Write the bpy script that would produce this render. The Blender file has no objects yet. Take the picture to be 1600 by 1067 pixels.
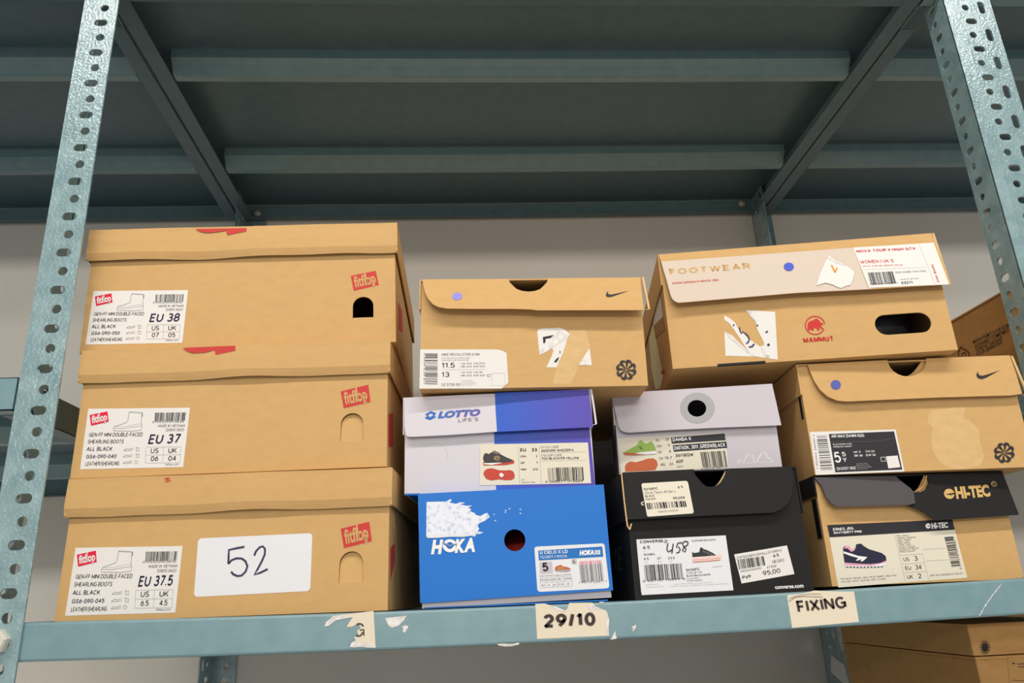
import bpy, math, random
import numpy as np
from mathutils import Matrix, Vector
from mathutils.geometry import tessellate_polygon

random.seed(7)
scene = bpy.context.scene
COL = scene.collection

# ------------------------------------------------------------------ camera
F_PX, PITCH, YAW, ROLL = 1183.8, .32745, .07051, -.04613
CAM = np.array([0, -.8, .0007])
def cam_axes():
    cp, sp, cy, sy, cr, sr = math.cos(PITCH), math.sin(PITCH), math.cos(YAW), math.sin(YAW), math.cos(ROLL), math.sin(ROLL)
    f = np.array([sy*cp, cy*cp, sp]); r = np.array([cy, -sy, 0]); u = np.cross(r, f)
    return cr*r+sr*u, -sr*r+cr*u, f
AX = cam_axes()
def ray(p):
    return AX[0]*(p[0]-800)/F_PX - AX[1]*(p[1]-533.5)/F_PX + AX[2]
def at_plane(p, o, n):
    d = ray(p); t = np.dot(np.array(o)-CAM, n)/np.dot(d, n)
    return CAM+d*t
def atY(p, y): return at_plane(p, (0, y, 0), (0, 1, 0))
def atX(p, x): return at_plane(p, (x, 0, 0), (1, 0, 0))

cd = bpy.data.cameras.new('camera'); cd.sensor_width = 36; cd.lens = F_PX/1600*36
cd.clip_start = .02
co = bpy.data.objects.new('camera', cd); COL.objects.link(co)
M = Matrix.Identity(4)
for i in range(3):
    M[i][0] = AX[0][i]; M[i][1] = AX[1][i]; M[i][2] = -AX[2][i]; M[i][3] = CAM[i]
co.matrix_world = M
scene.camera = co

# ------------------------------------------------------------------ materials
def lin(c):
    c = c/255
    return c/12.92 if c <= .04045 else ((c+.055)/1.055)**2.4
def rgb(*c): return (lin(c[0]), lin(c[1]), lin(c[2]), 1)
MATS = {}
def mat(name, c, rough=.7, spec=.3, metal=0):
    m = bpy.data.materials.new(name); m.use_nodes = True
    b = m.node_tree.nodes['Principled BSDF']
    b.inputs['Base Color'].default_value = rgb(*c)
    b.inputs['Roughness'].default_value = rough
    b.inputs['Specular IOR Level'].default_value = spec
    b.inputs['Metallic'].default_value = metal
    MATS[name] = m
    return m
def nodes(m): return m.node_tree.nodes, m.node_tree.links, m.node_tree.nodes['Principled BSDF']
def add_noise(m, c1, c2, scale, detail=4, stretch=(1, 1, 1), bump=0, bscale=None, lo=.3, hi=.7, dist=.001):
    n, l, b = nodes(m)
    tc = n.new('ShaderNodeTexCoord'); mp = n.new('ShaderNodeMapping'); mp.inputs['Scale'].default_value = stretch
    l.new(tc.outputs['Object'], mp.inputs['Vector'])
    no = n.new('ShaderNodeTexNoise'); no.inputs['Scale'].default_value = scale; no.inputs['Detail'].default_value = detail
    l.new(mp.outputs['Vector'], no.inputs['Vector'])
    r = n.new('ShaderNodeValToRGB')
    r.color_ramp.elements[0].position = lo; r.color_ramp.elements[1].position = hi
    r.color_ramp.elements[0].color = rgb(*c1); r.color_ramp.elements[1].color = rgb(*c2)
    l.new(no.outputs['Fac'], r.inputs['Fac']); l.new(r.outputs['Color'], b.inputs['Base Color'])
    if bump:
        n2 = n.new('ShaderNodeTexNoise'); n2.inputs['Scale'].default_value = bscale or scale; n2.inputs['Detail'].default_value = 3
        l.new(mp.outputs['Vector'], n2.inputs['Vector'])
        bu = n.new('ShaderNodeBump'); bu.inputs['Strength'].default_value = bump; bu.inputs['Distance'].default_value = dist
        l.new(n2.outputs['Fac'], bu.inputs['Height']); l.new(bu.outputs['Normal'], b.inputs['Normal'])
    return m
KRAFT1, KRAFT2 = (202, 161, 105), (207, 166, 109)
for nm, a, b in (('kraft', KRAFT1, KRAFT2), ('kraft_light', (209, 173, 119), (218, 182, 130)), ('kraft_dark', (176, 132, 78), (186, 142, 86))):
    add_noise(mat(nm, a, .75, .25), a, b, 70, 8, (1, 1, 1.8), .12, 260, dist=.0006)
def paint(name, a, b, rough, bump, bscale, wear=True, spec=.5):
    m = mat(name, a, rough, spec)
    add_noise(m, a, b, 45, 8, (1, 1, 1), bump, bscale, .35, .65, dist=.0012)
    return m
paint('teal_hammered', (118, 148, 152), (142, 170, 173), .24, .6, 300, spec=1.0)
for nd in (MATS['teal_hammered'].node_tree.nodes['Principled BSDF'],):
    nd.inputs['Coat Weight'].default_value = 1; nd.inputs['Coat Roughness'].default_value = .16
    MATS['teal_hammered'].node_tree.links.new(nd.inputs['Normal'].links[0].from_socket, nd.inputs['Coat Normal'])
paint('teal_smooth', (112, 144, 150), (120, 151, 156), .36, .10, 120, spec=.8)
paint('teal_shaded', (80, 106, 116), (87, 113, 122), .38, .10, 120, spec=.6)  # darker teal for level sheet faces: underside shade put into the colour
mat('steel', (222, 218, 204), .4, .6, .3)
add_noise(mat('wall_paint', (240, 232, 219), .9, .2), (234, 226, 213), (242, 235, 224), 3, 3, (1, 1, 1), .05, 60)
mat('floor_grey', (206, 204, 200), .6)
mat('paper', (230, 225, 219), .75, .2)
mat('paper_cream', (226, 218, 198), .7, .25)
mat('paper_white', (228, 227, 229), .6, .3)
add_noise(mat('paper_torn', (225, 220, 214), .9, .1), (205, 198, 192), (240, 236, 232), 160, 5, (1, 1, 1), .3, 200)
add_noise(mat('paper_scuff', (222, 226, 238), .9, .1), (196, 203, 224), (232, 234, 242), 260, 6, (1, 1, 1), .3, 300, .34, .5)
mat('lip_paper', (228, 215, 192), .75, .2)
mat('ink', (38, 33, 40), .6); mat('ink_grey', (110, 106, 108), .6); mat('ink_light', (178, 174, 172), .6)
mat('ink_navy', (40, 32, 62), .6); mat('marker', (62, 54, 84), .6); mat('ink_brown', (66, 52, 48), .6)
mat('red', (200, 62, 56), .65); mat('pink_red', (222, 30, 66), .6); mat('red_print', (202, 50, 48), .65)
mat('white_ink', (240, 238, 236), .6)
mat('charcoal', (36, 34, 34), .65, .18); mat('charcoal_lit_and_ink', (82, 77, 80), .65, .2); mat('black_deep', (26, 25, 27), .6)
mat('label_black', (44, 41, 46), .55)
mat('box_blue', (22, 112, 200), .5, .35)
mat('box_white', (212, 206, 212), .6, .3); mat('box_grey', (198, 190, 196), .6, .3); mat('ring_grey', (166, 165, 164), .6)
mat('beige_print', (212, 195, 178), .7); mat('tan_ink', (205, 165, 104), .7)
mat('dot_lilac', (140, 134, 222), .5); mat('dot_blue', (66, 88, 196), .5); mat('dot_indigo', (82, 92, 168), .5)
mat('orange', (238, 150, 36), .6)
mat('gold_ink', (206, 170, 106), .6)
mat('yellow_tape', (214, 192, 20), .35, .5); mat('white_tape', (206, 196, 178), .35, .5)
mat('shoe_green', (150, 182, 86), .6); mat('shoe_orange', (196, 100, 60), .6); mat('shoe_dark', (66, 64, 64), .6)
mat('shoe_red', (196, 72, 58), .6); mat('shoe_navy', (38, 38, 62), .6); mat('pink', (228, 160, 184), .6)
mat('shoe_black', (50, 52, 58), .6); mat('blush', (238, 208, 196), .6); mat('shoe_tan', (206, 148, 92), .6)
mat('pink_bar', (224, 120, 140), .6); mat('header_blue', (28, 112, 188), .5)
mat('real_red', (206, 62, 46), .6); mat('real_yellow', (196, 148, 40), .6); mat('rubber', (225, 220, 210), .6)
mat('boot_black', (34, 34, 36), .5, .4)
def gradient(name, c0, c1, x0, x1):
    m = mat(name, c0, .5, .35); n, l, b = nodes(m)
    tc = n.new('ShaderNodeTexCoord'); sx = n.new('ShaderNodeSeparateXYZ'); mr = n.new('ShaderNodeMapRange'); r = n.new('ShaderNodeValToRGB')
    l.new(tc.outputs['Object'], sx.inputs[0]); l.new(sx.outputs['X'], mr.inputs['Value'])
    mr.inputs['From Min'].default_value = x0; mr.inputs['From Max'].default_value = x1
    r.color_ramp.elements[0].color = rgb(*c0); r.color_ramp.elements[1].color = rgb(*c1)
    l.new(mr.outputs['Result'], r.inputs['Fac']); l.new(r.outputs['Color'], b.inputs['Base Color'])
gradient('blue_violet', (40, 90, 194), (84, 66, 168), 0.0, .105)
gradient('logo_violet', (40, 104, 190), (112, 84, 158), -.07, 0.0)

# ------------------------------------------------------------------ mesh helpers
class MB:
    """vertices, faces and material slots of ONE mesh"""
    def __init__(s): s.v = []; s.f = []; s.m = []; s.names = []
    def mi(s, name):
        if name not in s.names: s.names.append(name)
        return s.names.index(name)
    def add(s, vs, fs, m):
        o = len(s.v); k = s.mi(m)
        s.v += [tuple(map(float, p)) for p in vs]
        for f in fs: s.f.append([o+i for i in f]); s.m.append(k)
        return o
    def box(s, a, b, m):
        x0, y0, z0 = a; x1, y1, z1 = b
        v = [(x0, y0, z0), (x1, y0, z0), (x1, y1, z0), (x0, y1, z0), (x0, y0, z1), (x1, y0, z1), (x1, y1, z1), (x0, y1, z1)]
        s.add(v, [(3, 2, 1, 0), (4, 5, 6, 7), (0, 1, 5, 4), (1, 2, 6, 5), (2, 3, 7, 6), (3, 0, 4, 7)], m)
    def build(s, name, parent=None, label=None, bevel=0, smooth=False, solid=0):
        me = bpy.data.meshes.new(name); me.from_pydata(s.v, [], s.f)
        for n in s.names: me.materials.append(MATS[n])
        me.polygons.foreach_set('material_index', s.m)
        if smooth: me.polygons.foreach_set('use_smooth', [True]*len(s.f))
        me.update()
        o = bpy.data.objects.new(name, me); COL.objects.link(o)
        if parent: o.parent = parent
        if label: o['label'] = label
        if solid:
            q = o.modifiers.new('thickness', 'SOLIDIFY'); q.thickness = abs(solid); q.offset = 1 if solid > 0 else -1
        if bevel:
            q = o.modifiers.new('bevel', 'BEVEL'); q.width = bevel; q.segments = 2; q.limit_method = 'ANGLE'; q.angle_limit = .6
        return o

def curve_to_mesh(cu):
    ob = bpy.data.objects.new('t', cu); COL.objects.link(ob)
    dg = bpy.context.evaluated_depsgraph_get()
    me = bpy.data.meshes.new_from_object(ob.evaluated_get(dg))
    vs = [tuple(v.co) for v in me.vertices]; fs = [tuple(p.vertices) for p in me.polygons]
    bpy.data.objects.remove(ob); bpy.data.meshes.remove(me); bpy.data.curves.remove(cu)
    return vs, fs
def plate(outer, holes, t, axes='xz', at=0):
    """a sheet of thickness t with holes; outline in the plane given by axes; `at` = its front (low) side"""
    cu = bpy.data.curves.new('t', 'CURVE'); cu.dimensions = '2D'; cu.fill_mode = 'BOTH'; cu.extrude = t/2
    for loop in [outer]+list(holes):
        sp = cu.splines.new('POLY'); sp.points.add(len(loop)-1); sp.use_cyclic_u = True
        for p, q in zip(sp.points, loop): p.co = (q[0], q[1], 0, 1)
    vs, fs = curve_to_mesh(cu)
    if axes == 'xz':
        return [(x, at+t/2-z, y) for x, y, z in vs], fs
    if axes == 'yz':
        return [(at+t/2+z, x, y) for x, y, z in vs], fs
    return [(x, y, at+t/2+z) for x, y, z in vs], fs
def circle(cx, cy, r, n=20, ry=None):
    ry = ry or r
    return [(cx+r*math.cos(2*math.pi*i/n), cy+ry*math.sin(2*math.pi*i/n)) for i in range(n)]
def slot(cx, cy, w, h, n=8):
    r = min(w, h)/2; P = []
    if w >= h: cs = [(cx+w/2-r, cy, -90), (cx-w/2+r, cy, 90)]
    else: cs = [(cx, cy+h/2-r, 0), (cx, cy-h/2+r, 180)]
    for x, y, a in cs:
        for i in range(n+1):
            t = math.radians(a+180*i/n); P.append((x+r*math.cos(t), y+r*math.sin(t)))
    return P

FONT = {}
def glyphs(s, bold=0, shear=0, space=1):
    key = (s, bold, shear, space)
    if key not in FONT:
        cu = bpy.data.curves.new('t', 'FONT'); cu.body = s; cu.size = 1; cu.offset = bold; cu.shear = shear
        cu.resolution_u = 3; cu.fill_mode = 'FRONT'; cu.space_character = space
        FONT[key] = curve_to_mesh(cu)
    return FONT[key]
_h = glyphs('H'); CAP = max(v[1] for v in _h[0])

def AR(cx, cy, rx, ry, a0, a1, n=None):
    n = n or max(5, int(abs(a1-a0)/18))
    return [(cx+rx*math.cos(math.radians(a0+(a1-a0)*i/n)), cy+ry*math.sin(math.radians(a0+(a1-a0)*i/n))) for i in range(n+1)]
# a plain grotesque alphabet drawn as strokes: width, then strokes in the unit box
GL = {
'A': (.74, [(0, 0), (.5, 1), (1, 0)], [(.17, .31), (.83, .31)]),
'B': (.64, [(0, 0), (0, 1), (.6, 1)]+AR(.6, .765, .33, .235, 80, -80)+[(.6, .53), (0, .53)], [(0, .53), (.62, .53)]+AR(.62, .265, .38, .265, 80, -80)+[(.62, 0), (0, 0)]),
'C': (.74, AR(.53, .5, .53, .5, 48, 312, 18)), 'D': (.70, [(0, 0), (0, 1), (.45, 1)]+AR(.45, .5, .55, .5, 80, -80, 10)+[(.45, 0), (0, 0)]),
'E': (.58, [(1, 1), (0, 1), (0, 0), (1, 0)], [(0, .52), (.9, .52)]), 'F': (.54, [(1, 1), (0, 1), (0, -.0)], [(0, .5), (.9, .5)]),
'G': (.76, AR(.52, .5, .52, .5, 48, 325, 18), [(1, .05), (1, .47), (.55, .47)]), 'H': (.68, [(0, 0), (0, 1)], [(1, 0), (1, 1)], [(0, .52), (1, .52)]),
'I': (.12, [(.5, 0), (.5, 1)]), 'J': (.5, [(1, 1), (1, .3)]+AR(.5, .3, .5, .3, -10, -170)), 'K': (.68, [(0, 0), (0, 1)], [(.95, 1), (.05, .38)], [(.34, .6), (1, 0)]),
'L': (.54, [(0, 1), (0, 0), (1, 0)]), 'M': (.82, [(0, 0), (0, 1), (.5, .12), (1, 1), (1, 0)]), 'N': (.68, [(0, 0), (0, 1), (1, 0), (1, 1)]),
'O': (.78, AR(.5, .5, .5, .5, 0, 360, 22)), 'P': (.62, [(0, 0), (0, 1), (.6, 1)]+AR(.6, .73, .4, .27, 80, -80)+[(.6, .46), (0, .46)]),
'Q': (.78, AR(.5, .5, .5, .5, 0, 360, 22), [(.6, .28), (1, -.04)]), 'R': (.66, [(0, 0), (0, 1), (.6, 1)]+AR(.6, .74, .36, .26, 80, -80)+[(.6, .48), (0, .48)], [(.52, .48), (1, 0)]),
'S': (.64, AR(.5, .745, .46, .255, 28, 255, 10)+AR(.5, .25, .5, .25, 75, -155, 10)), 'T': (.62, [(0, 1), (1, 1)], [(.5, 1), (.5, 0)]),
'U': (.68, [(0, 1), (0, .36)]+AR(.5, .36, .5, .36, 190, 350, 10)+[(1, .36), (1, 1)]), 'V': (.72, [(0, 1), (.5, 0), (1, 1)]), 'W': (1.0, [(0, 1), (.26, 0), (.5, .9), (.74, 0), (1, 1)]),
'X': (.68, [(0, 1), (1, 0)], [(1, 1), (0, 0)]), 'Y': (.68, [(0, 1), (.5, .45), (1, 1)], [(.5, .47), (.5, 0)]), 'Z': (.62, [(0, 1), (1, 1), (0, 0), (1, 0)]),
'0': (.60, AR(.5, .5, .5, .5, 0, 360, 22)), '1': (.34, [(0, .76), (.75, 1), (.75, 0)]), '2': (.58, AR(.48, .7, .48, .3, 168, -28, 10)+[(0, 0), (1, 0)]),
'3': (.58, AR(.48, .755, .44, .245, 150, -85, 10)+[(.35, .51)], [(.35, .51)]+AR(.48, .265, .52, .265, 85, -155, 10)), '4': (.62, [(.76, 0), (.76, 1), (0, .27), (1, .27)]),
'5': (.58, [(.92, 1), (.16, 1), (.07, .52)]+AR(.48, .32, .52, .32, 128, -152, 12)), '6': (.60, AR(.5, .31, .5, .31, 0, 360, 18), [(.78, 1), (.3, .72), (.03, .4)]),
'7': (.56, [(0, 1), (1, 1), (.32, 0)]), '8': (.60, AR(.5, .755, .43, .245, 0, 360, 16), AR(.5, .265, .5, .265, 0, 360, 18)), '9': (.60, AR(.5, .69, .5, .31, 0, 360, 18), [(.22, 0), (.7, .28), (.97, .6)]),
'-': (.32, [(0, .4), (1, .4)]), '/': (.32, [(0, -.04), (1, 1.04)]), '.': (.13, [(.5, -.02), (.5, .09)]), ',': (.13, [(.5, .09), (.5, -.02), (.1, -.16)]), ':': (.13, [(.5, -.02), (.5, .09)], [(.5, .5), (.5, .62)]),
"'": (.1, [(.5, .75), (.5, 1)]), '|': (.1, [(.5, -.1), (.5, 1.05)]), '(': (.24, AR(1, .5, 1, .62, 120, 240)), ')': (.24, AR(0, .5, 1, .62, 60, -60)),
'\u20ac': (.66, AR(.6, .5, .45, .5, 50, 310, 14), [(0, .58), (.8, .58)], [(0, .42), (.75, .42)]),
'c': (.52, AR(.53, .36, .53, .36, 48, 312, 14)), 'o': (.58, AR(.5, .36, .5, .36, 0, 360, 18)), 'n': (.52, [(0, 0), (0, .72)], [(0, .4)]+AR(.5, .42, .5, .30, 170, 10)+[(1, .42), (1, 0)]),
'v': (.54, [(0, .72), (.5, 0), (1, .72)]), 'e': (.56, [(0, .38), (1, .38)]+AR(.5, .36, .5, .36, 6, 312, 16)), 'r': (.34, [(0, 0), (0, .72)], [(0, .45), (.4, .66), (1, .68)]),
's': (.48, AR(.5, .54, .45, .18, 25, 255)+AR(.5, .18, .5, .18, 75, -155)), 'm': (.84, [(0, 0), (0, .72)], [(0, .45)]+AR(.25, .47, .25, .25, 170, 10)+[(.5, .45), (.5, 0)], [(.5, .45)]+AR(.75, .47, .25, .25, 170, 10)+[(1, .45), (1, 0)]),
'f': (.30, [(1, .98), (.6, .97), (.4, .8), (.4, 0)], [(0, .68), (1, .68)]), 'i': (.12, [(.5, 0), (.5, .72)], [(.5, .86), (.5, 1)]), 't': (.30, [(.4, .95), (.4, .1), (1, .02)], [(0, .68), (1, .68)]), 'l': (.12, [(.5, 0), (.5, 1.02)]),
'p': (.58, [(0, -.26), (0, .72)], AR(.5, .36, .5, .36, 0, 360, 18)), 'a': (.56, AR(.5, .36, .5, .36, 0, 360, 18), [(1, .72), (1, 0)]), 'u': (.52, [(0, .72), (0, .3)]+AR(.5, .3, .5, .3, 190, 350)+[(1, .3), (1, .72)], [(1, .3), (1, 0)]),
'h': (.52, [(0, 0), (0, 1)], [(0, .4)]+AR(.5, .42, .5, .30, 170, 10)+[(1, .42), (1, 0)]), 'k': (.52, [(0, 0), (0, 1)], [(.9, .72), (.05, .26)], [(.35, .42), (1, 0)]), 'y': (.54, [(0, .72), (.5, .02)], [(1, .72), (.3, -.26)]), 'd': (.58, AR(.5, .36, .5, .36, 0, 360, 18), [(1, 1), (1, 0)]),
'b': (.58, AR(.5, .36, .5, .36, 0, 360, 18), [(0, 1), (0, 0)]), 'x': (.5, [(0, .72), (1, 0)], [(1, .72), (0, 0)]), ' ': (.22,)}
def split_sharp(Q, w):
    """cut a stroke at its sharp corners; each piece runs a little past the corner"""
    out = [[Q[0]]]
    for i in range(1, len(Q)):
        out[-1].append(Q[i])
        if i < len(Q)-1:
            a = (Q[i][0]-Q[i-1][0], Q[i][1]-Q[i-1][1]); b = (Q[i+1][0]-Q[i][0], Q[i+1][1]-Q[i][1])
            c = (a[0]*b[0]+a[1]*b[1])/(math.hypot(*a)*math.hypot(*b)+1e-12)
            if c < .45:
                out.append([Q[i]])
                k = w*(.5 if c > -.25 else .22)
                l = math.hypot(*a); out[-2][-1] = (Q[i][0]+a[0]/l*k, Q[i][1]+a[1]/l*k)
                l = math.hypot(*b); out[-1][0] = (Q[i][0]-b[0]/l*k, Q[i][1]-b[1]/l*k)
    return out
def stroke_text(t, w, shear, space):
    V = []; Fc = []; X = 0
    for ch in t:
        g = GL[ch]; W = g[0]+(w*.35 if g[0] > .2 else w-.12 if g[0] < .14 else 0)
        clampy = ch.isupper() or ch.isdigit()
        for P in g[1:]:
            Q0 = [(X+w/2+x*max(W-w, 0), w/2+y*(1-w)) for x, y in P]
            closed = len(Q0) > 3 and math.dist(Q0[0], Q0[-1]) < 1e-6
            for Q in ([Q0] if closed else split_sharp(Q0, w)):
                n = len(Q); o = len(V)
                for i in range(n):
                    if closed: a, b_ = Q[(i-1) % (n-1)], Q[(i+1) % (n-1)]
                    else: a, b_ = Q[max(i-1, 0)], Q[min(i+1, n-1)]
                    d1 = (Q[i][0]-a[0], Q[i][1]-a[1]); d2 = (b_[0]-Q[i][0], b_[1]-Q[i][1])
                    l1, l2 = math.hypot(*d1), math.hypot(*d2)
                    if l1 < 1e-9: d1, l1 = d2, l2
                    if l2 < 1e-9: d2, l2 = d1, l1
                    n1 = (-d1[1]/l1, d1[0]/l1); n2 = (-d2[1]/l2, d2[0]/l2)
                    m = (n1[0]+n2[0], n1[1]+n2[1]); k = 2/max(m[0]*m[0]+m[1]*m[1], 1.2)
                    for s_ in (1, -1):
                        y = Q[i][1]+s_*m[1]*k*w/2
                        V.append((Q[i][0]+s_*m[0]*k*w/2, min(1, max(0, y)) if clampy else y, 0))
                Fc += [(o+2*i+1, o+2*i+3, o+2*i+2, o+2*i) for i in range(n-1)]
        X += W+.09*(1+(space-1)*3)
    return [(x+y*shear, y, z) for x, y, z in V], Fc

def homography(src, dst):
    A = []; b = []
    for (x, y), (X, Y) in zip(src, dst):
        A += [[x, y, 1, 0, 0, 0, -X*x, -X*y], [0, 0, 0, x, y, 1, -Y*x, -Y*y]]; b += [X, Y]
    h = np.linalg.solve(np.array(A, float), np.array(b, float))
    def f(p):
        w = h[6]*p[0]+h[7]*p[1]+1
        return ((h[0]*p[0]+h[1]*p[1]+h[2])/w, (h[3]*p[0]+h[4]*p[1]+h[5])/w)
    return f
def crop(ox, oy, s): return lambda p: (ox+p[0]/s, oy+p[1]/s)

class Surf:
    """a printed surface: turns photo coordinates into (u, v) on the plane, and (u, v, lift) into local 3-D"""
    def __init__(s, to2d, to3d): s.to2d = to2d; s.to3d = to3d

class Decal:
    def __init__(s, surf, px=lambda p: p, base=1):
        s.s = surf; s.px = px; s.b = MB(); s.base = base
    def uv(s, p): return np.array(s.s.to2d(s.px(p)))
    def put(s, pts, faces, m, lv):
        vs = [s.s.to3d(q[0], q[1], .00022*max(.5, s.base+lv)) for q in pts]
        s.b.add(vs, faces, m)
    def fill2(s, Q, m, lv):
        tri = tessellate_polygon([[Vector((q[0], q[1], 0)) for q in Q]])
        fs = []
        for t in tri:
            a, b, c = [Q[i] for i in t]
            ar = (b[0]-a[0])*(c[1]-a[1])-(b[1]-a[1])*(c[0]-a[0])
            if abs(ar) > 1e-14: fs.append(tuple(t) if ar > 0 else tuple(reversed(t)))
        s.put(Q, fs, m, lv)
    def poly(s, P, m, lv=0): s.fill2([s.uv(p) for p in P], m, lv); return s
    def disc(s, c, rx, ry, m, lv=1, n=28): return s.poly([(x, y) for x, y in circle(c[0], c[1], rx, n, ry)], m, lv)
    def ring(s, c, rx, ry, w, m, lv=1, n=36, a0=0, a1=360):
        P = [(c[0]+rx*math.cos(math.radians(a0+(a1-a0)*i/n)), c[1]+ry*math.sin(math.radians(a0+(a1-a0)*i/n))) for i in range(n+1)]
        return s.stroke(P, w, m, lv)
    def stroke(s, P, w, m, lv=1):
        """w in photo-crop units"""
        k = np.linalg.norm(s.uv((P[0][0]+w, P[0][1]))-s.uv(P[0]))/2
        Q = [s.uv(p) for p in P]; L = []; R = []
        for i, q in enumerate(Q):
            a = Q[max(i-1, 0)]; b = Q[min(i+1, len(Q)-1)]; d = b-a; d = d/(np.linalg.norm(d)+1e-12)
            n = np.array([-d[1], d[0]])*k; L.append(q+n); R.append(q-n)
        n = len(Q); fs = [(n+i, n+i+1, i+1, i) for i in range(n-1)]
        s.put(L+R, fs, m, lv); return s
    def text(s, t, p0, p1, h, m, lv=1, bold=0, shear=0, space=1, sy=1):
        if all(ch in GL and not ch.islower() for ch in t) and bold < .045: vs, fs = stroke_text(t, .118+bold*2.6, shear, space); cap = 1
        else: vs, fs = glyphs(t, bold, shear, space); cap = CAP
        x0 = min(v[0] for v in vs); x1 = max(v[0] for v in vs)
        A = s.uv(p0); B = s.uv(p1); L = np.linalg.norm(B-A); e = (B-A)/L; n = np.array([-e[1], e[0]])
        H = np.linalg.norm(s.uv((p0[0], p0[1]-h))-A)
        if abs((p1[0]-p0[0])) < abs(p1[1]-p0[1]): H = np.linalg.norm(s.uv((p0[0]-h, p0[1]))-A)
        Q = [A+e*(v[0]-x0)/(x1-x0)*L+n*v[1]/cap*H for v in vs]
        s.put(Q, fs, m, lv); return s
    def bars(s, quad, m, seed=1, n=46, fill=.5, vertical=True, lv=1):
        rnd = random.Random(seed); q = [s.uv(p) for p in quad]; t = 0; cuts = []
        ws = [rnd.choice((1, 1, 1, 2, 2, 3)) for _ in range(n)]; tot = sum(ws)
        for i, w in enumerate(ws):
            if i % 2 == 0: cuts.append((t/tot, (t+w*(1 if w > 1 else .9))/tot))
            t += w
        for a, b in cuts:
            if vertical:
                T = lambda k: q[0]+(q[1]-q[0])*k; Bm = lambda k: q[3]+(q[2]-q[3])*k
                Q = [T(a), T(b), Bm(b), Bm(a)]
            else:
                Lf = lambda k: q[0]+(q[3]-q[0])*k; Rt = lambda k: q[1]+(q[2]-q[1])*k
                Q = [Lf(a), Rt(a), Rt(b), Lf(b)]
            s.fill2(Q, m, lv)
        return s
    def build(s, name, parent, label=None): return s.b.build(name, parent, label)

def thing(name, label, cat, loc=(0, 0, 0), rot=(0, 0, 0), group=None):
    o = bpy.data.objects.new(name, None); COL.objects.link(o); o.empty_display_size = .05
    o.location = loc; o.rotation_euler = rot; o['label'] = label; o['category'] = cat
    if group: o['group'] = group
    return o

# ------------------------------------------------------------------ setting
def struct(name, mb): o = mb.build(name); o['kind'] = 'structure'; return o
b = MB(); b.box((-4, .637, -1.5), (4.5, .76, 2.4), 'wall_paint'); struct('wall_back', b)
b = MB(); b.box((-4, -3.2, -1.56), (4.5, .637, -1.5), 'floor_grey'); struct('floor', b)

# ------------------------------------------------------------------ rack
rack = thing('metal_shelving_rack', 'blue-grey slotted angle steel shelving rack holding the stacked shoe boxes', 'shelving')
XL0, XL1, XR0, XR1 = -.4663, -.4245, .6715, .7375
LIP, ZU = .0354, .7632
def sagx(x): 
    t = (x-.123)/.548
    return -.0062*max(0, 1-t*t)
def round_corner(y0, y1, z): pass

def shelf_mesh(x0, x1, y0, y1, zb, h, sag, front=True, sides=True, inset=0.0, mname='teal_smooth', nx=40):
    """steel shelf tray: deck, turned-down lips and inward flanges as one sheet profile"""
    B = MB(); fl = .02; z1 = zb+h; r = .0025
    prof = [(y1-fl, zb), (y1-r, zb), (y1, zb+r), (y1, z1-r), (y1-r, z1)]
    if front: prof += [(y0+.012, z1), (y0+r, z1), (y0+r*.3, z1-r*.3), (y0, z1-r), (y0, zb+r), (y0+r*.3, zb+r*.3), (y0+r, zb), (y0+fl, zb)]
    else: prof += [(y0, z1)]
    V = []; Fc = []; Fg = []
    for i in range(nx+1):
        x = x0+(x1-x0)*i/nx
        for y, z in prof: V.append((x, y, z+sag(x)))
    m = len(prof)
    for i in range(nx):
        for j in range(m-1):
            horiz = abs(prof[j][1]-prof[j+1][1]) < 1e-6
            (Fg if horiz else Fc).append((i*m+j, (i+1)*m+j, (i+1)*m+j+1, i*m+j+1))
    o_ = B.add(V, Fc, mname); k_ = B.mi('teal_shaded')
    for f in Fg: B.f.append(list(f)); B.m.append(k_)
    if sides:
        for xe, sg in ((x0, 1), (x1, -1)):
            zz = sag(xe)
            B.box((min(xe, xe+sg*.0012), y0+.001, zb+zz), (max(xe, xe+sg*.0012), y1-.001, z1+zz), mname)
            B.box((min(xe, xe+sg*.023), y0+.0015, zb+zz-.0006), (max(xe, xe+sg*.023), y1-.0015, zb+zz+.0008), 'teal_shaded')
    return B
def stiffener(x0, x1, y, zb, h, sag, parent):
    B = MB(); nx = 24; prof = [(y+.016, zb+.0012), (y+.003, zb), (y, zb+.0008), (y-.0085, zb+h*.36), (y-.0155, zb+h*.56), (y-.0155, zb+h)]
    V = []; Fc = []; m = len(prof)
    for i in range(nx+1):
        x = x0+(x1-x0)*i/nx
        for a, z in prof: V.append((x, a, z+sag(x)))
    for i in range(nx):
        for j in range(m-1): Fc.append((i*m+j, i*m+j+1, (i+1)*m+j+1, (i+1)*m+j))
    B.add(V, Fc, 'teal_smooth')
    return B.build('stiffener', parent, solid=.0012)

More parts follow.
